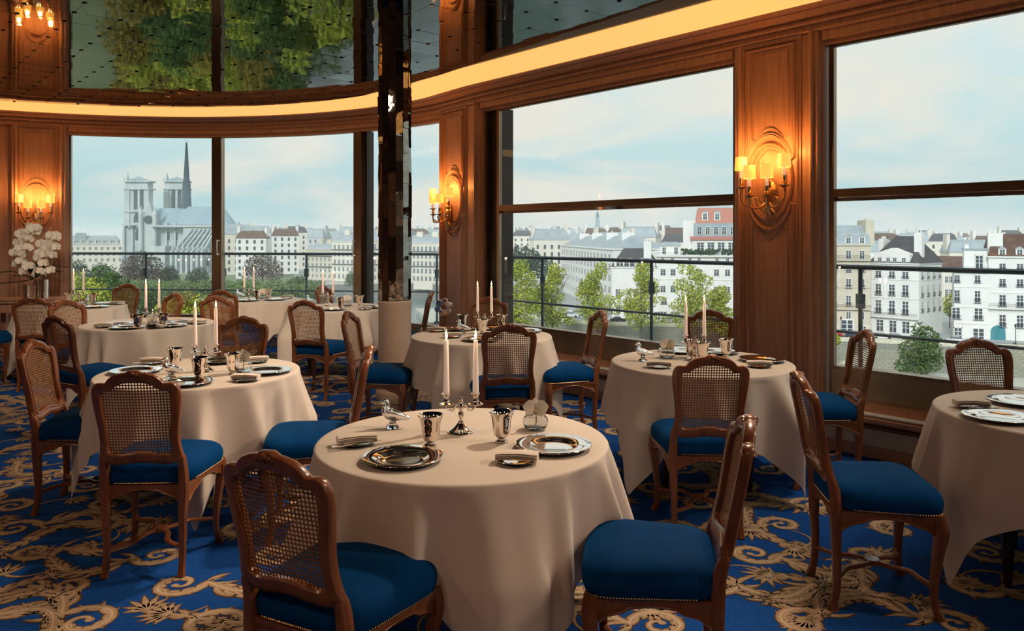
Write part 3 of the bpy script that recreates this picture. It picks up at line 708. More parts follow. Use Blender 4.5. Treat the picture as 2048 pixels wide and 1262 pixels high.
g.build('gable_dormer', M_wwhite, b.root, smooth=False)
for p in (1760, 1777, 1790, 1808): b.win(b.u(p), b.z(524), 1.0, b.z(515)-b.z(524), y=-.12)
b.chimney(b.L-2.2, 2.5, 1.8, 1.6, b.ze, b.z(466), 2); b.chimney(.2, 4, 1.2, 3, b.ze, b.z(478), 3)
b = Bld('narrow_building', 'narrow building with dark rounded roof deep in the side street', 1870, 252, 1930, 248, 12, M_wcream)
b.body(540); b.mansard(525, 513, M_btile, M_btile, 1.0); b.wins([1894, 1901, 1912, 1922], [(552, 566), (578, 594), (606, 620)], 1.3)
b = Bld('terraced_building', 'plain white building with rooftop terrace beside the narrow street', 1908, 185, 1977, 182, 5, M_wwhite)
b.body(542); b.strings([575, 615, 648]); b.wins([1914, 1955], [(550, 566), (580, 606)], 1.3, bal=True); b.wins([1912, 1957], [(615, 640)], 1.9, bal=True)
b.win(b.u(1957), b.z(686), 2.6, b.z(655)-b.z(686)); b.win(b.u(1916), b.z(686), 1.8, b.z(655)-b.z(686))
b.block(2.2, b.L, b.ze, b.z(500), 1.6, 5); b.block(2.0, b.L+.2, b.z(500), b.z(497), 1.3, 5.2, M_zinc, 'terrace_roof'); b.win(b.u(1960), b.ze+.2, 1.8, 3.6, y=1.5); b.balcony(542)
b.chimney(2.4, 2.5, 1.0, 2, b.ze, b.z(494))
b = Bld('tiled_building', 'white building with brown tiled roof and arched teal street door', 1977, 182, 2150, 175, 13, M_wwhite)
b.body(516); b.mansard(470, 467, M_btile, M_btile, 3.2); b.strings([548, 588, 625])
cols = [2005, 2040, 2075, 2110]
b.wins(cols, [(527, 541), (558, 575), (590, 615), (630, 658)], 1.5, bal=True); b.balcony(618)
for p in cols: b.dormer(p, 498, 513, 1.6, .3)
b.chimney(.1, 1.5, 3.0, 2.0, b.ze, b.z(466), 3)
M_teal = mat('teal_door_paint', (.03, .22, .26), .5)
xd = b.u(1996); g = MB(); g.prism([(xd+1.5*math.cos(t*PI/10), 0) for t in range(11)], 0, .1) if False else None
pts = [(xd-1.5, -1.5), (xd+1.5, -1.5)]+[(xd+1.5*math.cos(t*PI/10), 1.9+1.5*math.sin(t*PI/10)) for t in range(11)]; n = len(pts)
g.add([(x, -.12, z) for x, z in pts]+[(x, .1, z) for x, z in pts], [tuple(range(n)), tuple(range(n, 2*n))[::-1]]+[(i, n+i, n+(i+1) % n, (i+1) % n) for i in range(n)]); g.build('street_door', M_teal, b.root, smooth=False)
# middle window
b = Bld('tiled_house', 'white house with dark tiled roof and three gabled dormers behind the poplars', 1224, 229, 1312, 226, 14, M_wwhite)
b.body(536); b.hip(497, M_slate, .22)
for p, w in ((1240, 3.4), (1259, 5.0), (1283, 3.4), (1300, 3.0)): b.dormer(p, 520, 534, w, -.1, M_wwhite)
b.wins([1236, 1290], [(578, 598), (612, 628)], 1.6); b.chimney(b.u(1286), 3, 2.2, 2, b.ze, b.z(483)); b.wins([1258, 1272], [(578, 592)], 1.2)
b = Bld('white_terrace_building', 'large white quay building with stepped roof terraces and red top roof', 1312, 226, 1475, 221, 18, M_wwhite)
b.body(512); b.strings([527, 560]); b.wins([1325, 1345, 1380, 1398, 1434, 1455], [(516, 524)], 1.0); b.wins([1326, 1346, 1398, 1433, 1455], [(538, 552), (572, 586)], 1.6)
b.wins([1328, 1400, 1433], [(595, 610)], 1.7, bal=True); b.wins([1315, 1327, 1348, 1380, 1410], [(624, 644)], 2.0)
xa = b.u(1384); b.block(xa, b.L, b.ze, b.z(480), 3, 17); b.block(xa-.5, b.L+.3, b.z(480), b.z(473), 2.5, 17.5, M_rtile, 'terrace_canopy'); b.block(xa+.5, b.L, b.z(473), b.z(446), 4, 17, M_zinc, 'upper_storey')
b.mansard(416, 413, M_rtile, M_rtile, 2.0, xa+1.0, b.L, b.z(446), 5, 16)
for p in (1411, 1436): b.dormer(p, 424, 440, 1.8, 5.4)
for x in span(xa+1, b.L, 5): b.win(x, b.z(470), 1.3, b.z(452)-b.z(470), y=3.95)
for x in span(xa+1, b.L, 4): b.win(x, b.z(505), 2.2, b.z(484)-b.z(505), y=2.95)
b.balcony(512); g = MB(); rnd = random.Random(5)
for k in range(60):
    x = rnd.uniform(b.u(1365), b.L); c = Vector((x, rnd.uniform(-.5, 2), b.ze+rnd.uniform(.4, 1.6)));
    for q in range(10):
        a = rnd.uniform(0, TAU); t = rnd.uniform(.1, .35); p = c+Vector((rnd.uniform(-.5, .5), rnd.uniform(-.5, .5), rnd.uniform(-.3, .4)))
        g.add([p+Vector((-t, 0, -t)), p+Vector((t, 0, -t*.3)), p+Vector((t*.4, 0, t)), p+Vector((-t*.8, 0, t*.6))], [(0, 1, 2, 3)])
tag(g.build('terrace_plants', M_ldark, b.root, smooth=False), kind='stuff')
xh = b.u(1320); b.block(xh, b.u(1360), b.ze, b.z(492), 1.5, 10); b.mansard(486, 484, M_zinc, M_zinc, 1.6, xh-.2, b.u(1362), b.z(492), 1.2, 10.2); b.win(b.u(1328), b.ze+.3, 1.2, 2.3, y=1.45); b.win(b.u(1352), b.ze+.3, 1.2, 2.3, y=1.45)
b.chimney(b.u(1366), 8, 5, 1.2, b.ze, b.z(440), 4)
b = Bld('receding_building', 'long white block with rows of small windows receding behind poplars', 1122, 350, 1226, 240, 20, M_wwhite)
b.ze = OZ(500, 240)-b.zb; b.block(0, b.L, -3, b.ze); b.block(-.3, b.L+.3, b.ze, b.ze+.4, -.4, b.dep+.3, name='cornice')
g = MB(); g.add([(0, 0, b.ze), (b.L, 0, b.ze), (b.L, 20, b.ze), (0, 20, b.ze), (2, 8, b.ze+4.5), (b.L-2, 8, b.ze+4.5)], [(0, 1, 5, 4), (1, 2, 5), (2, 3, 4, 5), (3, 0, 4)]); g.build('roof', M_zinc, b.root, smooth=False)
for zz in (2.2, 6.2, 10.0, 13.4, 16.4):
    for x in span(2, b.L-2, 17): b.win(x, zz, 3.4, 2.3)
for x in (20, 48, 76, 100): b.chimney(x, 5, 1.2, 4, b.ze, b.ze+5.5)
# left: long cream blocks across the water
for k, (pa, da, pb, db, ye, yt, dep, lab) in enumerate(((612, 440, 664, 428, 500, 484, 22, 'low cream block with grey roof at the garden end of the far quay'), (664, 425, 728, 414, 484, 464, 24, 'tall cream block with busy grey roof seen left of the glass door frame'), (728, 413, 806, 404, 482, 462, 24, 'tall cream block partly hidden by the mirrored column'), (806, 403, 900, 392, 487, 468, 24, 'cream block with long balconies between column and wall pilaster'))):
    b = Bld('haussmann_block', lab, pa, da, pb, db, dep, M_wcream if k % 2 else M_wbeige, group='pale blocks across the water')
    b.body(ye); b.mansard((ye+yt)/2, yt, M_zinc, M_zinc, 2.0)
    n = int((pb-pa)/8.5)
    h0, h1 = b.z(572), b.ze; nr = 5
    for r in range(nr):
        zz = 1.0+(h1-1.5)*r/nr
        for x in span(.5, b.L-.5, n): b.win(x, zz+.4, 1.5, (h1/nr)*.62)
        if r in (2, 4): b.block(0, b.L, zz+.2, zz+.45, -.9, 0, M_iron, 'long_balcony')
    for x in span(0, b.L, 3): b.chimney(x, 6, 3.5, 1.4, b.z((ye+yt)/2)-1, b.z(yt-4), 4)
b = Bld('hospital_wing', 'long cream wing with dormered roof beside the cathedral', 60, 500, 241, 525, 24, M_wcream)
b.body(489); b.mansard(474, 471, M_zinc, M_zinc, 4); 
for r, (yt, yb) in enumerate(((494, 500), (505, 512), (517, 524))): b.wins(span(66, 246, 15), [(yt, yb)], 1.8)
for p in span(70, 245, 12): b.dormer(p, 480, 487, 2.0, .5, M_wcream)
b.block(b.u(150), b.u(172), b.ze, b.z(466), 2, 20, M_zinc, 'corner_roof')
# dome beyond the apse
dm = empty('domed_building', (OX(474, 760), 760, ZG), label='distant blue-grey dome just beyond the cathedral apse', cat='building')
g = MB(); g.box((-18, -10, 0), (20, 20, 28)); g.build('wall', M_wgrey, dm, smooth=False)
g = MB(); g.lathe([(9.5, 0), (9.3, 3), (8.2, 6), (6.2, 8.6), (3.6, 10.4), (1.2, 11.2), (.9, 13), (0, 14)], 20, c=(0, 5, 26)); g.build('dome', M_lead, dm)
# church with slender tower on the skyline
ch = empty('church_tower', (OX(1195, 900), 900, ZG), label='tall stepped church tower on the skyline of the middle window', cat='tower')
g = MB(); z = lambda y: OZ(y, 900)-ZG
for (w, y0, y1) in ((16, 478, 468), (10, 480, 462), (6.5, 462, 452), (4.6, 452, 442), (3.4, 442, 434)): g.box((-w/2, -w/2, 0 if y0 > 470 else z(y0)), (w/2, w/2, z(y1)))
g.build('shaft', M_lead, ch, smooth=False); g = MB(); g.lathe([(2.0, z(434)), (1.4, z(428)), (.7, z(425)), (0, z(418))], 8); g.build('spire', M_spire, ch)
# distant roofs: three kinds of house, copied
rnd = random.Random(21)
def house_proto(w, d, h, rh, wm, rm):
    root = empty('distant_house', cat='building', label='small pale house among the far rooftops', group='far rooftops of the city')
    g = MB(); g.box((-w/2, 0, -2), (w/2, d, h)); g.build('wall', wm, root, smooth=False)
    g = MB(); g.add([(-w/2-.3, -.3, h), (w/2+.3, -.3, h), (w/2+.3, d+.3, h), (-w/2-.3, d+.3, h), (-w/2+1, 1.5, h+rh*.75), (w/2-1, 1.5, h+rh*.75), (w/2-1, d-1.5, h+rh*.75), (-w/2+1, d-1.5, h+rh*.75), (-w/2+2, d/2, h+rh), (w/2-2, d/2, h+rh)],
                  [(0, 1, 5, 4), (1, 2, 6, 5), (2, 3, 7, 6), (3, 0, 4, 7), (4, 5, 9, 8), (6, 7, 8, 9), (5, 6, 9), (7, 4, 8)]); g.build('roof', rm, root, smooth=False)
    g = MB(); g.box((-w/2, d*.3, h), (-w/2+1.2, d*.7, h+rh+2.2)); g.box((w/2-1.2, d*.3, h), (w/2, d*.6, h+rh+1.6)); g.build('chimney', wm, root, smooth=False)
    g = MB(); n = max(3, int(w/3.2))
    for r in range(int(h/3.4)):
        for k in range(n):
            x = -w/2+w*(k+.5)/n; g.box((x-.55, -.06, 1.2+r*3.4), (x+.55, .05, 3.1+r*3.4))
    tag(g.build('window_rows', M_wglass, root, smooth=False), kind='stuff')
    return root
protos = [house_proto(16, 12, 20, 5, M_wwhite, M_zinc), house_proto(22, 14, 18, 6, M_wgrey, M_zinc), house_proto(12, 11, 22, 4, M_wcream, M_slate), house_proto(18, 12, 19, 5, M_wcream, M_zinc), house_proto(14, 12, 21, 4, M_wwhite, M_btile)]
HL = ['white house with zinc roof', 'grey stone house with zinc roof', 'narrow cream house with dark slate roof', 'cream house with zinc roof', 'white house with brown roof']
for p, l_ in zip(protos, HL): p['label'] = l_+' among the far rooftops'; p['group'] = l_+'s of the far city'
used = set(); cnt = 0; occ = [(OX(p, d), d, r) for p, d, r in ((640, 445, 24), (620, 440, 20), (690, 432, 24), (710, 425, 24), (760, 420, 28), (830, 412, 26), (880, 405, 26), (474, 765, 24), (400, 560, 60), (430, 545, 45), (1195, 900, 12), (1180, 285, 24), (1150, 315, 28), (1135, 340, 24), (1205, 258, 20), (1265, 240, 14), (1390, 238, 20), (1430, 238, 20), (1340, 238, 18), (1700, 202, 14), (1800, 196, 14), (1900, 252, 14), (2050, 180, 16))]
def put_house(px, D, sc=1, dz=0, k=None):
    global cnt
    k = rnd.randrange(5) if k is None else k
    w_ = (16, 22, 12, 18, 14)[k]*sc*.62+3; hx, hy = OX(px, D), D
    if any((hx-a)**2+(hy+6-b_)**2 < (w_+c_)**2*.92 for a, b_, c_ in occ): return
    occ.append((hx, hy+6, w_))
    o = protos[k] if k not in used else copy_tree(protos[k]); used.add(k)
    o.location = (OX(px, D), D, ZG+dz); o.rotation_euler[2] = -math.atan((px-1024)/F)*.6+rnd.uniform(-.35, .35); o.scale = (sc, sc, sc*rnd.uniform(.9, 1.1)); cnt += 1
for D, n, (p0, p1) in ((470, 12, (470, 640)), (600, 16, (455, 900)), (800, 18, (470, 1150)), (1100, 18, (480, 1160)), (1500, 18, (500, 1130))):
    for k in range(n): put_house(p0+(p1-p0)*(k+rnd.random())/n, D*rnd.uniform(.95, 1.08), 1+D/2500, rnd.uniform(-1, 2))
for D, n, (p0, p1) in ((370, 7, (1230, 1400)), (440, 12, (1080, 1460)), (600, 14, (1010, 1470)), (850, 14, (1005, 1470)), (1200, 12, (1005, 1470))):
    for k in range(n): put_house(p0+(p1-p0)*(k+rnd.random())/n, D*rnd.uniform(.95, 1.05), 1+D/3500, rnd.uniform(-2, 3)-(1 if D < 400 else 0))
for px_ in (1500, 1530): put_house(px_, 235)
for D, n, (p0, p1) in ((250, 4, (1850, 2060)), (300, 7, (1740, 2080)), (380, 9, (1740, 2090)), (520, 10, (1740, 2100)), (800, 10, (1740, 2100)), (1200, 10, (1740, 2100))):
    for k in range(n): put_house(p0+(p1-p0)*(k+rnd.random())/n, D*rnd.uniform(.95, 1.05), (1+D/4000)*.94, rnd.uniform(-2, 1))
print('houses', cnt)
# ---- cathedral
cath = empty('cathedral', (OX(373, 545), 545, ZG), label='gothic cathedral with twin square towers, dark slender spire and flying buttresses', cat='cathedral')
def CX(px, D=545): return OX(px, D)-OX(373, 545)
def CZ(y, D=545): return OZ(y, D)-ZG
def cbox(g, p0, p1, y0, y1, D, dep, mi=0):
    g.box((CX(p0, D), D-545, CZ(y1, D) if y1 < 560 else -2), (CX(p1, D), D-545+dep, CZ(y0, D)), mi)
def arch_window(px0, px1, yt, yb, D, parent, name='lancet_window', off=-.25):
    g = MB(); x0, x1 = CX(px0, D), CX(px1, D); zb, zt = CZ(yb, D), CZ(yt, D); r = (x1-x0)/2; cx = (x0+x1)/2
    pts = [(x0, zb), (x1, zb), (x1, zt-r*1.3), (cx+r*.6, zt-r*.45), (cx, zt), (cx-r*.6, zt-r*.45), (x0, zt-r*1.3)]; n = 7; Y = D-545+off
    g.add([(x, Y, z) for x, z in pts]+[(x, Y+.5, z) for x, z in pts], [tuple(range(n)), tuple(range(n, 2*n))[::-1]]+[(i, n+i, n+(i+1) % n, (i+1) % n) for i in range(n)])
    return g.build(name, M_ndglass, parent, smooth=False)
for (a_, b_, D, ops) in ((248, 297, 590, ((268, 274.5), (280, 286.5))), (327, 371, 612, ((344, 350), (356, 362)))):
    g = MB(); cbox(g, a_+2, b_-2, 361, 600, D, 9)
    w = b_-a_
    for q, qw in ((a_, w*.22), ((ops[0][1]+ops[1][0])/2-2, 4), (b_-w*.17, w*.17)):
        cbox(g, q, q+qw, 376, 600, D-.8, 3)
    for yy in (361, 376, 421, 447, 470): cbox(g, a_-1.2, b_+1.2, yy, yy+3, D-1.6, 11.5)
    tw = g.build('tower', M_nd, cath, smooth=False)
    g = MB(); x0, x1 = CX(a_+6, D), CX(b_-6, D); Y0 = D-545; zz = CZ(361, D)
    g.add([(x0, Y0, zz), (x1, Y0, zz), (x1, Y0+9, zz), (x0, Y0+9, zz), ((x0+x1)/2, Y0+4.5, zz+3.5)], [(0, 1, 4), (1, 2, 4), (2, 3, 4), (3, 0, 4)]); g.build('tower_roof', M_lead, cath, smooth=False)
    for (c0, c1) in ops: arch_window(c0, c1, 375, 418, D, cath, 'belfry_opening', -.6)
    g = MB()
    for q in range(9):
        xx = CX(a_+1+(w-2)*q/8, D); g.lathe([(.5, 0), (.35, 1.2), (0, 2.6)], 4, c=(xx, Y0-1, CZ(361, D)))
    g.lathe([(1.2, 0), (1.0, 3), (0, 7)], 6, c=(CX(a_+7, D), Y0, CZ(361, D)))
    tag(g.build('pinnacles', M_nd, cath, smooth=False), kind='stuff')
# body: lower blocks and crossing arms
g = MB(); cbox(g, 245, 312, 455, 600, 560, 12); cbox(g, 300, 372, 450, 600, 538, 14); cbox(g, 366, 446, 452, 600, 532, 14)
for q in (245, 262, 285, 300, 312, 330, 347): cbox(g, q, q+4, 446 if q > 290 else 452, 600, 536.6 if q > 290 else 558.6, 5)
cbox(g, 300, 446, 450, 454, 530.5, 16); cbox(g, 243, 300, 447, 451, 555, 16)
cbox(g, 300, 330, 492, 600, 524, 14)
g.build('walls', M_nd, cath, smooth=False)
for (a_, b_, yt, yb, D) in ((331, 339, 463, 480, 538), (347, 355, 463, 480, 538), (268, 283, 424, 445, 558), (271, 283, 458, 480, 560), (392, 397, 476, 500, 532), (401, 406, 476, 500, 532), (410, 419, 462, 496, 532), (425, 431, 470, 500, 532)):
    arch_window(a_, b_, yt, yb, D, cath, off=-.5)
def gable(p0, D0, p1, D1, ye, yr, half, name, m):
    A = Vector((CX(p0, D0), D0-545)); B = Vector((CX(p1, D1), D1-545)); d = (B-A).normalized(); n_ = Vector((-d.y, d.x)); ze, zr = CZ(ye), CZ(yr)
    P = lambda v, z: (v.x, v.y, z); g = MB()
    g.add([P(A-n_*half, ze), P(B-n_*half, ze), P(B+n_*half, ze), P(A+n_*half, ze), P(A, zr), P(B, zr)], [(0, 1, 5, 4), (2, 3, 4, 5), (1, 2, 5), (3, 0, 4), (3, 2, 1, 0)]); g.build(name, m, cath, smooth=False)
gable(302, 548, 372, 548, 450, 416, 9, 'transept_roof', M_lead); gable(366, 543, 446, 541, 450, 413, 9.5, 'choir_roof', M_lead)
g = MB(); xx = CX(446, 541); g.lathe([(9.6, CZ(450)), (0, CZ(413))], 14, c=(xx, -4, 0)); g.build('apse_roof', M_lead, cath, smooth=False)
g = MB(); g.lathe([(9.3, -2), (9.3, CZ(452)), (9.8, CZ(452)), (9.8, CZ(449))], 14, c=(xx, -4, 0)); g.build('apse_wall', M_nd, cath, smooth=False)
g = MB(); g.lathe([(.9, CZ(425)), (.7, CZ(413)), (.2, CZ(409)), (.2, CZ(404))], 6, c=(xx, -4, 0)); g.build('apse_cross', M_spire, cath)
# transept front gable with turrets
g = MB(); D = 536; x0, x1 = CX(283, D), CX(312, D); g.add([(x0, D-545, -2), (x1, D-545, -2), (x1, D-545, CZ(447)), ((x0+x1)/2, D-545, CZ(404)), (x0, D-545, CZ(447)), (x0, D-540, -2), (x1, D-540, -2), (x1, D-540, CZ(447)), ((x0+x1)/2, D-540, CZ(404)), (x0, D-540, CZ(447))], [(0, 1, 2, 3, 4), (5, 9, 8, 7, 6), (0, 5, 6, 1), (1, 6, 7, 2), (2, 7, 8, 3), (3, 8, 9, 4), (4, 9, 5, 0)])
for q in (283, 311): g.lathe([(1.6, 0), (1.6, CZ(430)), (1.9, CZ(430)), (0, CZ(412))], 8, c=(CX(q, D), D-546, 0))
g.build('transept_front', M_nd, cath, smooth=False)
g = MB(); g.lathe([(0, 0), (2.6, .01), (2.9, .3), (2.9, .6), (0, .6)], 20); o = g.build('rose_window', M_ndglass, cath); o.rotation_euler = (PI/2, 0, 0); o.location = (CX(297.5, D), D-545.1, CZ(440))
# flying buttresses fanned round the choir and apse
fb = None; rnd = random.Random(2)
for k in range(13):
    t = k/12
    if t < .5: top = Vector((CX(385+t*100, 532), 532-545)); ang = math.radians(-118+t*30)
    else: tt = (t-.5)*2; aa = math.radians(-100+tt*115); top = Vector((xx+9.3*math.cos(aa), -4+9.3*math.sin(aa))); ang = aa
    if fb is None:
        g = MB(); z1, z0 = CZ(457), CZ(505)
        g.add([(0, -.6, z1), (0, .6, z1), (0, -.6, z1-2.2), (0, .6, z1-2.2), (15, -.6, z0+2), (15, .6, z0+2), (15, -.6, z0-1), (15, .6, z0-1)], [(0, 4, 5, 1), (2, 3, 7, 6), (0, 2, 6, 4), (1, 5, 7, 3)])
        g.box((14.5, -.9, -2), (17.5, .9, z0+2)); g.lathe([(.9, z0+2), (.7, z0+4), (0, z0+8)], 4, c=(16, 0, 0)); g.box((7, -.7, z0-14), (8.2, .7, z0+8.5))
        fb = g.build('flying_buttress', M_nd, cath, smooth=False); fb.location = (top.x, top.y, 0); fb.rotation_euler[2] = ang
    else: inst('flying_buttress', fb, (top.x, top.y, 0), ang, cath)
g = MB(); cbox(g, 372, 470, 508, 600, 522, 22); g.build('chapel_ring', M_nd, cath, smooth=False)
for q in span(375, 468, 8): arch_window(q-2.5, q+2.5, 515, 532, 522, cath, 'chapel_window', -.4)
# spire
zc = lambda y: CZ(y)
g = MB(); g.lathe([(3.9, zc(452)), (3.6, zc(416)), (3.3, zc(402)), (3.5, zc(401)), (3.0, zc(388)), (3.2, zc(387)), (2.9, zc(370)), (3.0, zc(369)), (2.5, zc(366)), (1.7, zc(350)), (1.25, zc(335)), (.8, zc(312)), (.3, zc(290)), (.1, zc(281)), (0, zc(279))], 8); g.build('spire', M_spire, cath, smooth=False)
g = MB()
for i in range(26):
    y = 352-i*2.6; r = interp([281, 352], [.15, 1.7], y)
    for a in range(4): g.lathe([(.5, -.4), (.25, .3), (0, .9)], 4, c=(r*math.cos(a*PI/2+PI/4), r*math.sin(a*PI/2+PI/4), zc(y)))
for i in range(5):
    for a in range(8): g.lathe([(.35, 0), (.2, 1.5), (0, 3.4)], 4, c=((3.4-i*.25)*math.cos(a*PI/4), (3.4-i*.25)*math.sin(a*PI/4), zc((416, 402, 388, 376, 368)[i])))
tag(g.build('spire_crockets', M_spire, cath, smooth=False), kind='stuff')
# ---- trees
def crown(name, lobes, n, ls, m, parent, seed, drop=0):
    r = random.Random(seed); g = MB()
    vol = [a[3]*a[4]*a[5] for a in lobes]; tot = sum(vol)
    for (cx, cy, cz, rx, ry, rz), v in zip(lobes, vol):
        for _ in range(int(n*v/tot)):
            d = Vector((r.gauss(0, 1), r.gauss(0, 1), r.gauss(0, 1))).normalized()*(r.random()**.28)
            p = Vector((cx+d.x*rx, cy+d.y*ry, cz+d.z*rz)); s_ = ls*r.uniform(.6, 1.3)
            a = Vector((r.gauss(0, 1), r.gauss(0, 1), r.gauss(0, .7))).normalized(); b2 = a.cross(Vector((r.gauss(0, 1), r.gauss(0, 1), r.gauss(0, 1)))).normalized()
            g.add([p-a*s_, p+b2*s_*.55, p+a*s_, p-b2*s_*.55], [(0, 1, 2, 3)])
    return g.build(name, m, parent, smooth=False)
def tree_proto(kind, label, group):
    root = empty(kind, cat='tree', label=label, group=group); r = random.Random(hash(kind) % 1000)
    return root
def trunk(root, h, r0, branches, seed=1):
    g = MB(); g.tube([(0, 0, -.5), (.1, 0, h*.4), (-.1, .1, h*.75), (0, 0, h)], [r0, r0*.8, r0*.55, r0*.25], 7)
    rr = random.Random(seed)
    for k in range(branches):
        a = rr.uniform(0, TAU); z = h*rr.uniform(.35, .8); l_ = h*rr.uniform(.2, .32)
        g.tube([(0, 0, z), (math.cos(a)*l_*.5, math.sin(a)*l_*.5, z+l_*.5), (math.cos(a)*l_*.9, math.sin(a)*l_*.9, z+l_*1.1)], [r0*.4, r0*.25, r0*.1], 5)
    g.build('trunk', M_bark, root)
def mk_tree(name, label, group, h, lobes, n, ls, m, seed, r0=.35, br=7):
    root = empty(name, cat='tree', label=label, group=group); trunk(root, h*.8, r0, br, seed); crown('crown', lobes, n, ls, m, root, seed); return root
r = random.Random(6)
def poplar(name, label, seed, h=18, w=4.2, m=None, n=4600):
    q = random.Random(seed); lobes = [(q.uniform(-1, 1)*w*.5*(1-abs(t-.45)), q.uniform(-1, 1)*w*.4, h*(.36+.60*t), w*(.62-.50*abs(t-.40))*q.uniform(.75, 1.1), w*.5, h*.085) for t in [k/13 for k in range(14)]]
    lobes += [(q.uniform(-1, 1)*w*.8, q.uniform(-1, 1)*w*.5, h*q.uniform(.35, .7), w*.28, w*.3, h*.05) for _ in range(8)]
    return mk_tree(name, label, None, h, lobes, n, .33, m or M_lyellow, seed, .26)
def place(o, px, D, z=ZG, sc=1, rz=0): o.location = (OX(px, D), D, z); o.scale = (sc,)*3; o.rotation_euler[2] = rz; return o
for i, (px, D, h, w, lab) in enumerate(((1034, 190, 24, 7.5, 'yellow-green poplar at the edge of the middle window'), (1104, 200, 22.5, 6.2, 'slim poplar on the lower quay, second from the window edge'), (1195, 198, 23, 6.0, 'yellow-green poplar beside the long receding block'), (1282, 196, 23.5, 6.4, 'tall poplar in front of the dark tiled house'), (1385, 196, 23, 7.0, 'broad poplar in front of the white terrace building'), (1436, 198, 17, 4.8, 'smaller thin poplar next to the wall pilaster'), (1652, 160, 15, 2.6, 'poplar mostly hidden by the sconce pilaster'))):
    place(poplar('poplar_tree', lab, 10+i, h, w), px, D, ZQ)
bt = mk_tree('quay_tree', 'bushy green tree growing on the lower quay in the last window', None, 13.5, [(0, 0, 7.2, 4.2, 3.6, 3.2), (-1.4, 0, 4.0, 3.6, 3, 2.6), (1.2, 0, 9.6, 2.8, 2.6, 2.4), (2.4, .5, 5, 2.6, 2.5, 2.2), (0, 0, 11.6, 1.8, 1.6, 1.4)], 3600, .30, M_lgreen, 33, .25); place(bt, 1840, 158, ZQ-.2, 1.0)
bt = mk_tree('sapling', 'small dark sapling on the lower quay below the white building', None, 5, [(0, 0, 3, 1.6, 1.5, 2)], 500, .25, M_lgreen, 41, .1); place(bt, 1325, 190, ZQ-1)
bt = mk_tree('street_tree', 'small tree filling the end of the narrow side street', None, 9, [(0, 0, 6, 2, 2, 3)], 600, .3, M_lyellow, 42, .15); place(bt, 1899, 205, ZG)
bt = mk_tree('plane_tree', 'dark green trees rising over roofs at the middle window edge', None, 22, [(0, 0, 15, 9, 7, 6), (7, 0, 12, 7, 6, 5), (-6, 0, 11, 7, 6, 6)], 2600, .7, M_ldark, 43, .5); place(bt, 1042, 330, ZG-.5, 1.0)
# garden by the cathedral
LG = ((285, 300, 1.0, M_lbrown, 'large bronze-leaved tree in front of the cathedral towers', 19.5, 8.5), (525, 330, .9, M_lbrown, 'wide bronze-green tree beyond the second glass door', 20, 9.5), (395, 320, .62, M_ldark, 'dark green rounded tree under the flying buttresses', 20, 7.5), (338, 315, .66, M_ldark, 'dark green tree just beside the bronze one', 20, 6.5), (150, 290, .8, M_ldark, 'dark tree at the outer edge of the cathedral window', 20, 7), (205, 300, .74, M_ldark, 'dark tree between the window edge and bronze tree', 20, 7), (595, 262, .62, M_lgreen, 'round green tree at the tip of the garden', 19, 6.4), (706, 330, .5, M_lgreen, 'small green tree at the second door frame', 20, 7))
for i, (px, D, sc, m, lab, h, w) in enumerate(LG):
    q = random.Random(50+i)
    t = mk_tree('garden_tree', lab, None, h, [(0, 0, h*.62, w, w*.8, h*.28), (w*.5, 0, h*.48, w*.6, w*.6, h*.2), (-w*.5, 0, h*.48, w*.62, w*.6, h*.2), (q.uniform(-2, 2), 0, h*.8, w*.6, w*.5, h*.17)], 3000, .42, m, 50+i, .5); place(t, px, D, ZG, sc)
cl = mk_tree('clipped_lime_tree', 'clipped pale green lime tree in the long garden row', 'clipped trees of the garden', 9.5, [(x, y, 6.3, 1.9, 1.9, 2.6) for x in (-2, 0, 2) for y in (-2, 2)], 1500, .35, leafmat('clipped_leaves', (.13, .21, .075), (.19, .27, .10)), 61, .2)
first = True
for (px, D) in [(x, 262-(x-300)*.03) for x in range(190, 640, 33)]+[(x, 240) for x in range(455, 560, 38)]+[(x, 282) for x in range(150, 640, 40)]:
    o = cl if first else copy_tree(cl); first = False; place(o, px, D, ZG, 1.0 if D < 270 else .95, rnd.uniform(0, 6))
    rw = 'clipped pale green lime tree in the %s garden row' % ('middle' if 245 < D < 270 else ('nearest short' if D < 245 else 'farthest')); tag(o, rw, 'tree', rw.replace('tree', 'trees'))
nt_ = [mk_tree('garden_shrub_tree', '', '', 13, [(0, 0, 8, 3.8, 3.6, 3.6), (2.2, 1, 6.4, 2.6, 2.6, 2.5), (-2, -1, 6.8, 2.8, 2.6, 2.6), (.5, .5, 11, 2.2, 2, 1.8)], 1700, .34, m, 70+i, .25) for i, m in enumerate((M_lyellow, M_lgreen, leafmat('autumn_leaves', (.22, .20, .04), (.30, .22, .05))))]
NL = ('yellow-green tree of the near garden', 'mid-green tree of the near garden', 'autumn-tinted tree of the near garden')
for i, t in enumerate(nt_): t['label'] = NL[i]+' below the windows'; t['group'] = NL[i]+', repeated'
us = set()
def near_tree(k, px, D, sc=1, z=ZG):
    o = nt_[k] if k not in us else copy_tree(nt_[k]); us.add(k); place(o, px, D, z, sc, rnd.uniform(0, 6)); 
for (k, px, D, sc) in ((0, 160, 170, 1.3), (0, 184, 165, 1.22), (1, 220, 178, 1.4), (0, 345, 150, 1.05), (2, 372, 146, 1.1), (0, 398, 144, 1.05), (0, 420, 150, 1.0), (1, 300, 190, .95), (1, 225, 150, .8), (0, 330, 140, .7), (2, 300, 142, .72), (0, 262, 150, .7)): near_tree(k, px, D, sc)
rn = random.Random(77); n_near = 0
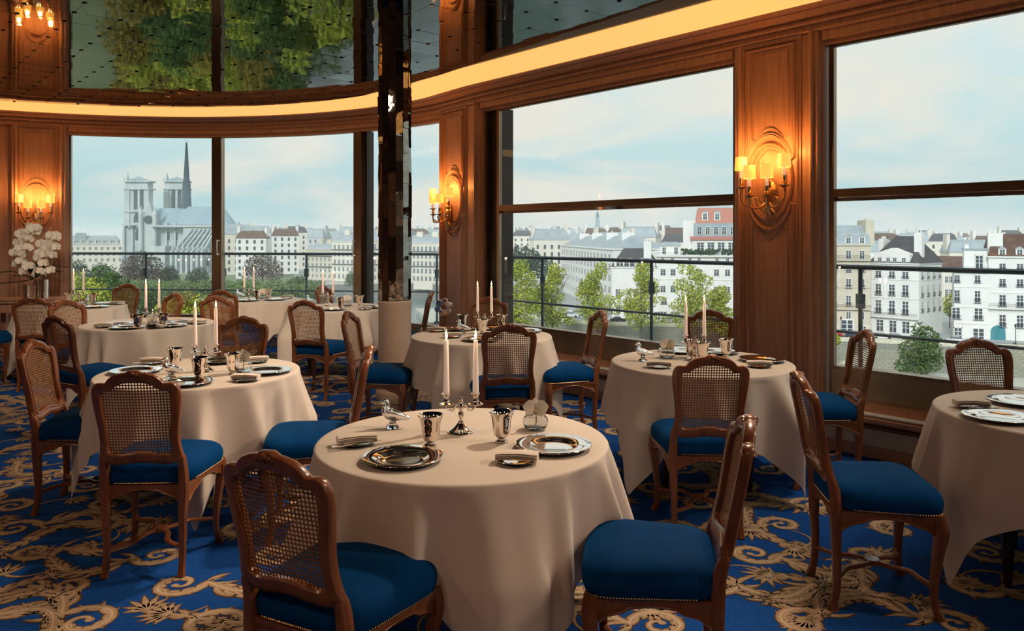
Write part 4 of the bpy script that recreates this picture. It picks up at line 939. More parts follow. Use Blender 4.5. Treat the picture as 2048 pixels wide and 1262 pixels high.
for D in (48, 56, 65, 75, 86, 98, 112, 128):
    px = 265+rn.uniform(-25, 25)
    while px < (700 if D < 90 else 640):
        near_tree(rn.choice((0, 0, 1, 1, 2)), px+rn.uniform(-12, 12), D*rn.uniform(.95, 1.05), .72+.02*rn.random()); px += 8.5*F/D*.55; n_near += 1
print('near trees', n_near)
# ---- cars and street lamps
M_tyre = mat('tyre', (.03, .03, .03), .8)
def car_proto(name, lab, col):
    root = empty(name, label=lab, cat='car'); cm = mat('car_paint_'+lab.split()[0], col, .3, coat=.5)
    g = MB(); pr = [(-2.1, .25), (-2.15, .75), (-1.9, .9), (-1.3, .98), (1.1, .98), (1.9, .85), (2.15, .65), (2.15, .25)]; n = len(pr)
    g.add([(x, -.85, z) for x, z in pr]+[(x, .85, z) for x, z in pr], [tuple(range(n)), tuple(range(n, 2*n))[::-1]]+[(i, n+i, n+(i+1) % n, (i+1) % n) for i in range(n)]); g.build('body', cm, root, smooth=False)
    g = MB(); g.add([(-1.5, -.78, .97), (1.0, -.78, .97), (.4, -.62, 1.42), (-1.0, -.62, 1.42), (-1.5, .78, .97), (1.0, .78, .97), (.4, .62, 1.42), (-1.0, .62, 1.42)], [(0, 1, 2, 3), (5, 4, 7, 6), (4, 0, 3, 7), (1, 5, 6, 2)]); g.add([(.4, -.62, 1.43), (-1.0, -.62, 1.43), (-1.0, .62, 1.43), (.4, .62, 1.43)], [(0, 1, 2, 3)], 1); g.build('cabin', [M_wglass, cm], root, smooth=False)
    w0 = None
    for (x, y) in ((-1.35, -.86), (1.35, -.86), (-1.35, .7), (1.35, .7)):
        if w0 is None: g = MB(); g.tube([(0, 0, 0), (0, .16, 0)], .32, 12); w0 = g.build('wheel', M_tyre, root, smooth=False); w0.location = (x, y, .32)
        else: inst('wheel', w0, (x, y, .32), parent=root)
    return root
cars = ((1236, 219, (.03, .04, .05), 'black car parked at the quay before the tiled house'), (1296, 218, (.7, .71, .7), 'silver-white car parked by the second poplar trunk'), (1335, 217, (.65, .67, .68), 'silver car parked under the white terrace building'), (1372, 216, (.4, .42, .43), 'grey car parked nearest the sconce pilaster'), (1666, 187, (.55, .03, .03), 'red car parked at the top of the quay ramp'), (1710, 186, (.03, .05, .12), 'navy car parked behind the cane chair'), (1765, 182, (.75, .75, .73), 'white van-like car parked before the corner building'), (1793, 181, (.72, .72, .70), 'white car parked just beside the quay tree'), (1915, 175, (.7, .7, .68), 'pale car parked by the side street'), (1142, 232, (.7, .7, .7), 'light car on the sloping quay road'), (1155, 236, (.5, .52, .55), 'bluish car behind the light one on the sloping road'), (1130, 244, (.72, .72, .72), 'farthest pale car on the sloping quay road'))
for px, D, c_, lab in cars: place(car_proto('car', lab, c_), px, D, ZG+.1, 1.05, -.35 if px > 1600 else -.1)
for px, D, lab in ((2031, 172, 'black street lamp on the quay near the teal door'), (1682, 188, 'thin street lamp beside the beige stone block')):
    root = empty('street_lamp', (OX(px, D), D, ZG), label=lab, cat='street lamp')
    g = MB(); g.lathe([(.28, 0), (.2, .6), (.09, .9), (.07, 3.8), (.12, 3.9), (0, 4)], 8); g.build('post', M_iron, root)
    g = MB(); g.lathe([(.12, 0), (.28, .55), (.3, .6), (.1, .8), (0, 1)], 6, c=(0, 0, 3.9)); g.build('lantern', M_iron, root, smooth=False)

# evening haze over the river and the city
hz = MB(); hz.box((-2600, 150, -31), (2600, 3000, 32)); h_ = hz.build('evening_haze', [], smooth=False)
hm = bpy.data.materials.new('evening_haze'); hm.use_nodes = True; t_ = hm.node_tree; t_.nodes.clear()
vo = t_.nodes.new('ShaderNodeOutputMaterial'); vs_ = t_.nodes.new('ShaderNodeVolumeScatter'); vs_.inputs['Color'].default_value = (.86, .96, 1, 1); vs_.inputs['Density'].default_value = .0005; vs_.inputs['Anisotropy'].default_value = 0
t_.links.new(vs_.outputs[0], vo.inputs['Volume']); h_.data.materials.append(hm); tag(h_, 'thin bluish evening haze over river and rooftops', 'haze', kind='stuff')
# ================================================================== FURNITURE
def back_y(u, z): return -.200-max(0, z-.45)*.19-.018*max(0, 1-(u/.2)**2)*min(1, max(0, (z-.5)/.1))
OUT = [(0, .962), (.020, .960), (.032, .952), (.048, .950), (.085, .940), (.112, .922), (.126, .905), (.136, .902), (.158, .903), (.178, .894), (.190, .872), (.193, .840), (.189, .79), (.181, .73), (.175, .68), (.174, .63), (.178, .59), (.183, .565), (.182, .548), (.170, .535), (.150, .522), (.10, .517), (.05, .524), (0, .528)]
INN = [(0, .908), (.018, .908), (.030, .904), (.045, .902), (.075, .893), (.098, .878), (.110, .868), (.120, .866), (.134, .866), (.144, .860), (.150, .846), (.151, .82), (.148, .77), (.143, .72), (.139, .68), (.138, .64), (.141, .61), (.143, .592), (.140, .580), (.130, .572), (.11, .568), (.08, .570), (.04, .577), (0, .580)]
def full(P):
    q = [tuple(p) for p in cat_rom([(a, b, 0) for a, b in P], 2)]; q = [(p[0], p[1]) for p in q]
    return q+[(-a, b) for a, b in q[1:-1]][::-1]
OUTF, INNF = full(OUT), full(INN)
def in_poly(p, P):
    c = False; n = len(P)
    for i in range(n):
        a, b = P[i], P[(i+1) % n]
        if (a[1] > p[1]) != (b[1] > p[1]) and p[0] < (b[0]-a[0])*(p[1]-a[1])/(b[1]-a[1])+a[0]: c = not c
    return c
def make_chair():
    root = empty('dining_chair')
    # back frame ring, moulded section
    mb = MB(); rows = []
    sec = [(0, .004), (.10, .010), (.22, .011), (.30, .005), (.42, .009), (.75, .011), (.93, .007), (1, -.002), (1, -.020), (.93, -.026), (.5, -.030), (.12, -.027), (0, -.020)]
    for o, i in zip(OUTF, INNF):
        rows.append([(i[0]+(o[0]-i[0])*t, back_y(i[0]+(o[0]-i[0])*t, i[1]+(o[1]-i[1])*t)+d+.008, i[1]+(o[1]-i[1])*t) for t, d in sec])
    rows.append(rows[0]); mb.grid(rows, closed=True)
    bf = mb.build('back_frame', M_chairwood, root, angle=45)
    # crest carving
    mb = MB()
    for (u, z, r_) in ((0, .948, .014), (-.017, .944, .010), (.017, .944, .010), (-.030, .938, .007), (.030, .938, .007), (0, .930, .008)):
        y = back_y(u, z); mb.lathe([(0, -.8*r_), (r_*.8, -.5*r_), (r_, 0), (r_*.8, .5*r_), (0, .8*r_)], 8, c=(u, y+.016, z)); mb.lathe([(0, -.8*r_), (r_*.8, -.5*r_), (r_, 0), (r_*.8, .5*r_), (0, .8*r_)], 8, c=(u, y-.020, z))
    mb.build('crest_carving', M_chairwood, bf)
    # cane with real holes
    mb = MB(); pt = .0132; grow = [(a*1.05, .74+(b-.74)*1.035) for a, b in INNF]
    hr = .0046
    for i in range(-12, 12):
        for j in range(0, 30):
            cu, cz = (i+.5)*pt, .568+j*pt
            if not in_poly((cu, cz), grow): continue
            h = pt/2
            ov = [(cu+a*h, cz+b*h) for a, b in ((1, 0), (1, 1), (0, 1), (-1, 1), (-1, 0), (-1, -1), (0, -1), (1, -1))]
            iv = [(cu+hr*math.cos(k*PI/4), cz+hr*math.sin(k*PI/4)) for k in range(8)]
            P_ = lambda p, d: (p[0], back_y(p[0], p[1])-.002+d, p[1])
            vs = [P_(p, 0) for p in ov]+[P_(p, .001) for p in iv]
            mb.add(vs, [(k, (k+1) % 8, 8+(k+1) % 8, 8+k) for k in range(8)])
    mb.build('cane_panel', M_cane, root, smooth=False)
    # seat
    def outline(s, grow_=0, n=56):
        pts = []
        for k in range(n):
            a = TAU*k/n; c, s_ = math.cos(a), math.sin(a); q = (abs(c)**6+abs(s_)**6)**(-1/6.)
            u, v = c*q*s, s_*q*s; yy = v*.208+.004; w = .195+.048*(v+1)/2
            pts.append((u*(w+grow_), yy+(.012*(1-u*u) if v > 0 else 0)*s+grow_*v))
        return pts
    mb = MB(); rows = []
    for s_, z, g_ in ((1, .418, -.004), (1, .430, .004), (1, .455, .010), (1, .478, .008), (.985, .496, .004), (.95, .508, 0), (.88, .519, 0), (.75, .529, 0), (.55, .536, 0), (.3, .539, 0), (.05, .540, 0)):
        rows.append([(x, y, z) for x, y in outline(s_, g_)])
    mb.grid(rows, closed=True); mb.f.append(tuple(range(10*56, 11*56))); mb.m.append(0)
    seat = mb.build('seat', M_velvet, root, angle=60)
    mb = MB(); ol = outline(1, .0065, 176)
    for x, y in ol:
        if y < -.14 and abs(x) > .13: continue
        c = Vector((x, y-.0, .428)); r_ = .0036
        dn = Vector((x, y-.004, 0)); dn = Vector((dn.x/.22, dn.y/.22, 0)); dn = Vector((dn.x**5 if abs(dn.x) > abs(dn.y) else 0, dn.y**5 if abs(dn.y) >= abs(dn.x) else 0, 0)).normalized(); t = Vector((-dn.y, dn.x, 0)); u_ = Vector((0, 0, 1))
        ring = [c+t*(math.cos(k*TAU/6)*r_)+u_*(math.sin(k*TAU/6)*r_) for k in range(6)]
        mb.add(ring+[c+dn*r_*.9], [(k, (k+1) % 6, 6) for k in range(6)])
    tag(mb.build('nail_trim', M_brass, seat), kind='stuff')
    # seat rails with scalloped lower edge
    def rail(A, B, name):
        A, B = Vector(A), Vector(B); d = (B-A).normalized(); n_ = Vector((d.y, -d.x, 0)); rows = []
        for k in range(17):
            t = k/16; p = A+(B-A)*t; e_ = abs(t-.5)*2
            zl = .372-.012*math.cos(t*TAU)-.030*max(0, e_-.72)/.28*1.0+(.010 if .30 < t < .70 else 0)
            rows.append([p+n_*.012+Vector((0, 0, .420)), p+n_*.014+Vector((0, 0, .405)), p+n_*.009+Vector((0, 0, .395)), p+n_*.010+Vector((0, 0, zl+.012)), p+n_*.014+Vector((0, 0, zl+.006)), p+n_*.008+Vector((0, 0, zl)), p-n_*.010+Vector((0, 0, zl)), p-n_*.010+Vector((0, 0, .42))])
        m = MB(); m.grid(rows, closed=True); return m.build(name, M_chairwood, root, angle=40)
    rail((-.175, -.198, 0), (.175, -.198, 0), 'seat_rail'); rail((.213, .200, 0), (-.213, .200, 0), 'seat_rail')
    rail((.185, -.19, 0), (.222, .190, 0), 'seat_rail'); rail((-.222, .190, 0), (-.185, -.19, 0), 'seat_rail')
    for sg in (1, -1):
        mb = MB(); P_ = [(.214, .190, .425), (.219, .195, .385), (.219, .195, .345), (.210, .187, .27), (.202, .179, .18), (.199, .176, .10), (.204, .181, .045), (.213, .190, .016), (.216, .193, 0)]
        mb.tube(cat_rom([(sg*a, b, c) for a, b, c in P_], 4), [interp([0, .04, .10, .20, .30, .36, .425], [.019, .0155, .0145, .018, .0225, .0275, .024], p.z) for p in cat_rom(P_, 4)], 10, sq=True, up=(0, 1, 0))
        mb.build('leg', M_chairwood, root, angle=50)
        mb = MB(); P_ = [(.1745, back_y(.17, .58)+.002, .580), (.175, back_y(.17, .54), .545), (.174, -.206, .50), (.176, -.200, .44), (.176, -.198, .38), (.172, -.198, .28), (.170, -.194, .18), (.169, -.196, .09), (.170, -.208, .025), (.171, -.215, 0)]
        Q = cat_rom(P_, 4); mb.tube([(sg*p.x, p.y, p.z) for p in Q], [interp([0, .04, .12, .25, .40, .50, .54, .58], [.0185, .015, .0155, .0185, .0235, .021, .0185, .006], p.z) for p in Q], 10, sq=True, up=(0, 1, 0))
        mb.build('leg', M_chairwood, root, angle=50)
    # crossed serpentine stretcher
    mb = MB()
    for sx_ in (1, -1):
        for sy_, fx, fy in ((1, .200, .176), (-1, .170, .192)):
            Q = cat_rom([(sx_*fx, sy_*fy, .128), (sx_*fx*.72, sy_*fy*.86, .130), (sx_*.075, sy_*.125, .135), (sx_*.052, sy_*.060, .140), (sx_*.022, sy_*.018, .142), (0, 0, .142)], 5)
            mb.tube(Q, .0125, 8, flat=.75, sq=True, up=(0, 0, 1))
    mb.lathe([(0, .130), (.030, .131), (.034, .142), (.030, .153), (0, .155)], 12)
    mb.build('stretcher', M_chairwood, root, angle=50)
    return root
def make_table(x, y, label, cloth_label, corner, seed, a=.90, R=.565):
    t = empty('round_table', (x, y, 0), label=label, cat='table', group=None)
    mb = MB(); mb.lathe([(0, .700), (R-.02, .700), (R-.004, .712), (R-.004, .738), (R-.012, .745), (0, .745)], 48); mb.build('table_top', M_darkwood, t)
    mb = MB(); mb.lathe([(0, .62), (.36, .62), (.36, .70), (0, .70)], 24); mb.build('under_frame', M_darkwood, t)
    leg = None
    for k in range(4):
        an = math.radians(corner+45*0+90*k); lx, ly = .355*math.cos(an), .355*math.sin(an)
        if leg is None:
            mb = MB(); mb.lathe([(0, 0), (.014, 0), (.017, .02), (.020, .06), (.028, .20), (.020, .23), (.032, .25), (.032, .28), (.022, .30), (.030, .45), (.034, .60), (.034, .66), (0, .66)], 12); leg = mb.build('leg', M_darkwood, t); leg.location = (lx, ly, 0)
        else: inst('leg', leg, (lx, ly, 0), parent=t)
    # cloth
    r = random.Random(seed); nphi = 288; nt2 = 22; c0 = math.radians(corner)
    comps = [(k, r.uniform(0, TAU), w_*r.uniform(.7, 1)) for k, w_ in ((6, .6), (10, 1.0), (14, .9), (17, .5), (23, .25))]
    pleats = [((k+r.uniform(-.3, .3))*TAU/15, r.uniform(.45, 1.05), r.uniform(.065, .12)) for k in range(15)]
    mb = MB(); rows = []
    zt = .7485
    for s_ in (.03, .3, .6, .85, .96): rows.append([(R*s_*math.cos(TAU*k/nphi), R*s_*math.sin(TAU*k/nphi), zt) for k in range(nphi)])
    fold = []; 
    for k in range(nphi):
        ph = TAU*k/nphi; d = (ph-c0+TAU) % (PI/2); d = min(d, PI/2-d)       # distance to nearest corner
        rho = a/max(abs(math.cos(ph-c0-PI/4)), abs(math.sin(ph-c0-PI/4)))
        rho = min(rho, a*1.40); L_ = rho-R
        f_ = -.30+sum(am*math.exp(-(((ph-pc+PI) % TAU-PI)/wd_)**2) for pc, am, wd_ in pleats)+.12*sum(w*math.sin(kk*ph+p) for kk, p, w in comps)
        cone = math.exp(-(d/.17)**2)
        fold.append((L_, f_, cone))
    for ph_k, (s_, dz) in enumerate(((.995, 0), (1.008, .002), (1.016, .008))): rows.append([(R*s_*math.cos(TAU*k/nphi), R*s_*math.sin(TAU*k/nphi), zt-dz) for k in range(nphi)])
    for i in range(1, nt2+1):
        t_ = i/nt2; row = []
        for k in range(nphi):
            ph = TAU*k/nphi; L_, f_, cone = fold[k]; Lh = L_*t_
            e_ = min(1, Lh/.30); rr = R*1.012+.034*e_+.095*f_*e_**.85*(1-.5*cone)+.085*cone*e_**1.2
            # side drift of pleats
            ph2 = ph+.045*math.sin(10*ph+comps[1][1]+1.2)*e_
            row.append((rr*math.cos(ph2), rr*math.sin(ph2), max(.012, zt-.008-Lh)))
        rows.append(row)
    mb.grid(rows, closed=True); mb.f.append(tuple(range(nphi))[::-1]); mb.m.append(0)
    c = mb.build('tablecloth', M_cloth, angle=70, loc=(x, y, 0)); tag(c, cloth_label, 'tablecloth')
    return t
TB = {1: (-.195, 3.07, -68, 'nearest round table'), 2: (-1.86, 4.62, 198, 'round table left of the nearest one'), 3: (1.215, 4.98, -50, 'round table in front of the large sconce'), 4: (2.55, 3.50, -80, 'round table cut off by the right edge'), 5: (-.25, 6.32, -18, 'round table right of the mirrored column'), 6: (-3.38, 7.2, -45, 'round table in the left middle row'), 7: (-5.08, 8.95, -30, 'round table by the orchids'), 8: (-3.22, 9.85, -82, 'round table against the cathedral window'), 9: (-1.98, 8.85, -140, 'round table behind the mirrored column')}
for k, (x, y, c, lab) in TB.items():
    make_table(x, y, 'dark wooden '+lab+', legs under its cloth', 'cream cloth draped over the '+lab, c, 100+k, a=.915 if k == 1 else .90)
chairs = [
 (-0.53, 2.42, 27, 'cane-backed chair nearest the viewer, back turned, at the nearest table'),
 (0.475, 2.62, -80, 'cane chair seen edge-on to the right of the nearest table'),
 (-1.08, 4.15, -101, 'edge-on cane chair between the nearest and left tables, blue seat leftwards'),
 (-1.69, 3.74, -3, 'cane chair with its back to us in front of the left table'),
 (-2.46, 4.5, 84, 'cane chair left of the left table, front of its back showing'),
 (-3.29, 6.1, 30, 'cane chair before the left middle-row table, back turned'),
 (-3.93, 7.2, 112, 'paler cane chair on the left side of the middle-row table'),
 (-4.80, 7.98, -8, 'cane chair with its back to us before the orchid table'),
 (-5.62, 8.30, 62, 'cane chair cut by the left picture edge'),
 (-4.97, 9.60, -168, 'cane chair under the first cathedral window, facing us'),
 (-3.80, 8.05, -140, 'narrow-looking turned cane chair by the candles of the middle-row table'),
 (-2.95, 8.15, 10, 'lower of two overlapping cane backs beside the glass door post'),
 (-3.20, 9.02, 14, 'upper of two overlapping cane backs beside the glass door post'),
 (-1.995, 5.48, 178, 'cane chair behind the candles of the left table, facing us'),
 (-1.86, 7.58, 18, 'cane chair with open back before the column table'),
 (-1.0, 6.13, 97, 'cane chair left of the table right of the column, facing right'),
 (-0.06, 5.6, -8, 'cane chair behind the tall candles, back turned'),
 (0.42, 6.2, -103, 'cane chair right of the column-side table, seen from its front edge'),
 (-.21, 7.35, 176, 'cane chair on the window side of the column-side table'),
 (-1.17, 8.2, -98, 'golden-edged cane chair seen edge-on right of the column'),
 (1.53, 6.02, -165, 'cane chair between window and right-hand candles'),
 (1.015, 4.2, 2, 'cane chair with its back to us before the sconce table'),
 (1.565, 3.37, 97, 'cane chair at far right turned towards the cut-off table'),
 (1.95, 4.96, -86, 'cane chair by the last window with pale cane front'),
 (2.72, 4.22, 178, 'cane chair on the window side of the cut-off table'),
 (-2.06, 9.55, 104, 'small cane chair behind the candles of the column table'),
]
ch0 = make_chair()
for i, (x, y, th, lab) in enumerate(chairs):
    o = ch0 if i == 0 else copy_tree(ch0)
    o.location = (x, y, 0); o.rotation_euler[2] = -math.radians(th); tag(o, lab, 'chair', 'cane-backed dining chairs')
# ---- console with orchids
cons = empty('console_table', (-6.15, 9.92, -.08), math.radians(12), 'low wooden console against the panelled wall under the orchids', 'table')
g = MB(); g.box((-.42, -.2, .80), (.42, .2, .835)); g.box((-.44, -.22, .835), (.44, .22, .85)); g.build('top', M_panel, cons, smooth=False)
g = MB(); g.box((-.38, -.16, .68), (.38, .16, .80)); g.build('apron', M_panel, cons, smooth=False)
for x, y in ((-.37, -.15), (.37, -.15), (-.37, .15), (.37, .15)):
    g = MB(); g.box((x-.03, y-.03, 0), (x+.03, y+.03, .68)); g.build('leg', M_panel, cons, smooth=False)
# ---- wall sconces
def make_sconce():
    root = empty('wall_sconce')
    g = MB(); g.lathe([(0, 0), (.05, 0), (.058, .012), (.045, .026), (.02, .04), (0, .045)], 20)
    for v in range(len(g.v)): x, y, z = g.v[v]; g.v[v] = (x*.9, -z, y*1.9-.02)
    g.tube([(0, -.03, .02), (0, -.05, -.06), (0, -.03, -.14), (0, -.015, -.19)], [.03, .035, .02, .005], 8); g.tube([(0, -.035, .03), (0, -.055, .09), (0, -.035, .15)], [.022, .016, .006], 8)
    for a in range(6): g.tube([(0, -.03, -.12), (.035*math.cos(a), -.035, -.15+.03*math.sin(a)), (.05*math.cos(a), -.025, -.17+.035*math.sin(a))], [.010, .010, .003], 6)
    g.build('back_plate', M_brass, root)
    shade = None; arms = []
    for sx_, dx, dy, zt in ((-1, .185, .13, .02), (1, .185, .13, .02), (-1, .075, .19, -.055), (1, .075, .19, -.055)):
        g = MB(); P_ = [(0, -.04, -.06), (sx_*dx*.35, -.04-dy*.35, -.125), (sx_*dx*.8, -.04-dy*.75, -.11+zt*.4), (sx_*dx*1.02, -dy, -.06+zt), (sx_*dx, -dy, zt)]
        g.tube(cat_rom(P_, 6), .0075, 6); g.tube(cat_rom([(sx_*dx*.5, -.04-dy*.5, -.13), (sx_*dx*.62, -.04-dy*.5, -.06), (sx_*dx*.42, -.04-dy*.4, -.05), (sx_*dx*.44, -.04-dy*.42, -.085)], 5), .005, 5)
        arm = g.build('arm', M_brass, root)
        g = MB(); g.lathe([(0, -.005), (.012, 0), (.040, .014), (.042, .018), (.012, .016), (.010, .03), (.018, .036), (.020, .042), (.014, .05), (.016, .085), (.018, .09), (0, .092)], 14, c=(sx_*dx, -dy, zt)); g.build('candle_cup', M_brass, arm)
        g = MB(); g.lathe([(.013, .09), (.013, .16), (0, .162)], 10, c=(sx_*dx, -dy, zt)); g.build('candle_sleeve', M_candle, arm)
        g = MB(); pr = lambda a: 1+.018*math.sin(36*a)
        g.lathe([(.047, .150), (.049, .151), (.044, .255), (.042, .255)], 108, rfun=pr)
        sh = g.build('shade', M_shade, arm); sh.location = (sx_*dx, -dy, zt)
        l = lamp('sconce_bulb', 'POINT', (sx_*dx, -dy, zt+.285), 3.4, (1, .38, .085), .025, parent=arm); 
        l2 = lamp('sconce_bulb_low', 'POINT', (sx_*dx, -dy, zt+.135), 1.5, (1, .36, .07), .018, parent=arm)
    return root
sc0 = make_sconce()
for i, (px, z, lab) in enumerate(((1531, 1.905, 'four-light brass sconce glowing on the pilaster between the big windows'), (903, 1.86, 'four-light brass sconce glowing on the narrow pilaster next to the column'), (73, 1.85, 'four-light brass sconce glowing above the white orchids'))):
    o = sc0 if i == 0 else copy_tree(sc0); s_v = s_at(px+(14 if i == 0 else 0)); p = Wp(s_v, .02, z); o.location = p; o.rotation_euler[2] = s_rot(s_v); tag(o, lab, 'sconce', 'brass wall sconces')
# ================================================================== TABLEWARE
ZT = .7495
def rev(prof, n=40): g = MB(); g.lathe(prof, n); return g
# prototypes ---------------------------------------------------------
pl = empty('silver_plate')
rev([(0, .004), (.060, .004), (.078, .0055), (.088, .012), (.094, .0145), (.142, .0195), (.145, .0185), (.145, .0165), (.094, .0110), (.084, .003), (.060, 0), (0, 0)], 64).build('dish', M_silver, pl, angle=80)
sp = empty('side_plate')
rev([(0, .004), (.038, .004), (.048, .009), (.070, .013), (.072, .012), (.050, .006), (.040, 0), (0, 0)], 40).build('dish', M_silver, sp, angle=80)
tb = empty('silver_beaker')
g = rev([(0, .012), (.012, .014), (.022, .020), (.030, .030), (.034, .045), (.036, .075), (.041, .100), (.049, .1185), (.0505, .1195), (.0495, .1215), (.046, .1195), (.038, .100), (.033, .075), (.030, .045), (.020, .025), (0, .022)], 40); g.build('cup', M_silver, tb, angle=80)
rev([(0, 0), (.024, 0), (.026, .003), (.023, .008), (.014, .012), (.012, .018), (0, .018)], 32).build('foot', M_silver, tb, angle=80)
def napkin_mesh():
    g = MB(); n = 14; prof = []
    for (cx, cz, r, a0, a1) in ((-.030, .007, .0045, 270, 90), (.026, .011, .004, -90, 90), (-.026, .015, .004, 270, 90), (.030, .019, .0045, -90, 90)): pass
    layers = [(.0, .0065, .034), (.0068, .0128, .032), (.0131, .0190, .0335), (.0193, .0262, .030)]
    for (z0, z1, w) in layers:
        zc, h = (z0+z1)/2, (z1-z0)/2; rows = []
        for k in range(13):
            x = -.075+.15*k/12; sag = .0035*math.sin(PI*k/12)-.002; ww = w*(1-.10*math.sin(PI*k/12)); sk = .002*math.sin(k*1.3+z0*900)
            rows.append([(x, ww*math.cos(a)+sk, zc+sag+h*math.sin(a)*(1 if abs(math.cos(a)) < .9 else .6)) for a in [TAU*j/12 for j in range(12)]])
        g.grid([[(p[0], max(-w, min(w, p[1]*1.0)), p[2]) for p in r_] for r_ in rows], closed=True)
        b = len(g.v)-13*12; g.f += [tuple(range(b, b+12)), tuple(range(b+144, b+156))[::-1]]; g.m += [0, 0]
    return g
nk = empty('folded_napkin'); napkin_mesh().build('linen', M_napkin, nk, angle=50)
kn = empty('silver_knife')
g = MB(); g.box((-.10, -.006, 0), (-.02, .006, .004)); g.build('handle', M_silver, kn)
g = MB(); g.add([(-.02, -.005, .001), (.075, -.008, .001), (.095, 0, .001), (.075, .006, .001), (-.02, .005, .001), (-.02, -.005, .003), (.075, -.008, .003), (.095, 0, .003), (.075, .006, .003), (-.02, .005, .003)], [(4, 3, 2, 1, 0), (5, 6, 7, 8, 9), (0, 1, 6, 5), (1, 2, 7, 6), (2, 3, 8, 7), (3, 4, 9, 8), (4, 0, 5, 9)]); g.build('blade', M_silver, kn, smooth=False)
cd0 = empty('candelabrum')
rev([(0, 0), (.050, 0), (.053, .003), (.051, .007), (.046, .009), (.040, .013), (.028, .022), (.016, .036), (.010, .044), (0, .044)], 40).build('base', M_silver, cd0, angle=60)
g = rev([(0, .042), (.009, .044), (.007, .052), (.010, .060), (.013, .068), (.011, .078), (.007, .086), (.009, .092), (.014, .098), (.014, .108), (.010, .114), (.007, .118), (.010, .124), (.008, .132), (.004, .136), (.005, .141), (0, .146)], 20); g.build('stem', M_silver, cd0, angle=60)
for sg in (-1, 1):
    g = MB(); g.tube(cat_rom([(sg*.010, 0, .106), (sg*.018, 0, .112), (sg*.024, 0, .100), (sg*.036, 0, .089), (sg*.050, 0, .093), (sg*.060, 0, .108)], 6), .0042, 8); a_ = g.build('arm', M_silver, cd0)
    g = rev([(0, .106), (.010, .108), (.030, .113), (.031, .116), (.029, .117), (.010, .115), (.008, .120), (.015, .126), (.012, .132), (.011, .150), (.018, .155), (.0185, .159), (.012, .160), (0, .158)], 24); o = g.build('candle_cup', M_silver, a_, angle=60); o.location = (sg*.060, 0, 0)
cn0 = empty('lit_candle')
g = rev([(0, 0), (.0125, 0), (.0125, .01), (.0088, .215), (.0075, .219), (0, .217)], 16); g.build('wax', M_candle, cn0)
g = MB(); g.tube([(0, 0, .217), (.0005, 0, .227)], .0009, 5); g.build('wick', M_wick, cn0)
g = rev([(0, 0), (.0035, .004), (.0050, .012), (.0042, .022), (.0020, .032), (0, .042)], 10); o = g.build('flame', M_flame, cn0); o.location = (0, 0, .222)
bd = empty('crystal_bird')
g = MB(); P_ = cat_rom([(.075, 0, .040), (.055, 0, .044), (.030, 0, .050), (.005, 0, .055), (-.018, 0, .064), (-.026, 0, .080), (-.024, 0, .096), (-.026, 0, .108), (-.036, 0, .110), (-.052, 0, .104)], 4)
g.tube(P_, [interp([0, 4, 10, 15, 19, 23, 27, 31, 36], [.003, .012, .022, .026, .021, .013, .012, .0125, .002], i) for i in range(len(P_))], 14, up=(0, 1, 0)); g.build('body', M_crystal, bd)
rev([(0, 0), (.026, 0), (.028, .006), (.020, .016), (.014, .026), (.016, .036), (0, .040)], 12).build('base', M_crystal, bd, smooth=False)
ob = empty('orchid_bowl')
rev([(0, 0), (.030, 0), (.046, .010), (.054, .028), (.050, .048), (.040, .058), (.037, .057), (.047, .046), (.050, .028), (.043, .012), (0, .008)], 32).build('glass_bowl', M_crystal, ob, angle=80)
def petal(g, ang, ln, wd, tilt, mi=0, c=(0, 0, 0), pw=1.0):
    rows = []; ca, sa = math.cos(ang), math.sin(ang)
    for i in range(6):
        t = i/5; w = wd*math.sin(PI*(t*.86+.10))**pw; row = []
        for j in range(5):
            v = (j-2)/2*w; r = ln*t; zz = tilt*math.sin(t*PI*.7)*ln-.15*abs(v)
            row.append((c[0]+ca*r-sa*v, c[1]+zz, c[2]+sa*r+ca*v))
        rows.append(row)
    g.grid(rows, mi)
def blossom_mesh(s):
    g = MB()
    for a in (90, 210, 330): petal(g, math.radians(a), s*.95, s*.36, -.10)
    for a in (8, 172): petal(g, math.radians(a), s*1.05, s*.62, -.22, c=(0, -.003, .1*s))
    g2 = MB(); g2.lathe([(0, -.25), (.12, -.1), (.16, .12), (.05, .3), (0, .3)], 6)
    g.add([(v[0]*s, v[2]*s*.7-.004, v[1]*s-.1*s) for v in g2.v], g2.f, 1)
    return g
bm = blossom_mesh(.034); o = bm.build('blossom', [M_petal, M_lip], ob); o.location = (0, -.008, .085); o.scale = (1.5, 1.5, 1.5); o.rotation_euler[0] = -.15
g = MB(); g.tube([(0, 0, .012), (.004, 0, .04), (0, 0, .08)], .002, 6); g.build('stalk', M_stem, ob)
PROT = {'plate': pl, 'side': sp, 'beaker': tb, 'napkin': nk, 'knife': kn, 'candelabrum': cd0, 'candle': cn0, 'bird': bd, 'bowl': ob}
CATS = {'plate': 'plate', 'side': 'plate', 'beaker': 'cup', 'napkin': 'napkin', 'knife': 'knife', 'candelabrum': 'candelabra', 'candle': 'candle', 'bird': 'figurine', 'bowl': 'vase'}
usedp = set()
def put(kind, x, y, z, rz, label, group=None):
    o = PROT[kind] if kind not in usedp else copy_tree(PROT[kind]); usedp.add(kind)
    o.location = (x, y, z); o.rotation_euler[2] = rz; return tag(o, label, CATS[kind], group)
def at(px, py, z=ZT+.0): Y = F*(EYE-z)/(py-HY); return (px-1024)/F*Y, Y
def on(t, kind, px, py, label, rz=0, z=ZT):
    x, y = at(px, py, z); tx, ty = TB[t][0], TB[t][1]; d = math.hypot(x-tx, y-ty); mr = {'plate': .42, 'side': .48, 'beaker': .50}.get(kind, .49)
    if d > mr: x = tx+(x-tx)*mr/d; y = ty+(y-ty)*mr/d
    return put(kind, x, y, z, rz, label), x, y
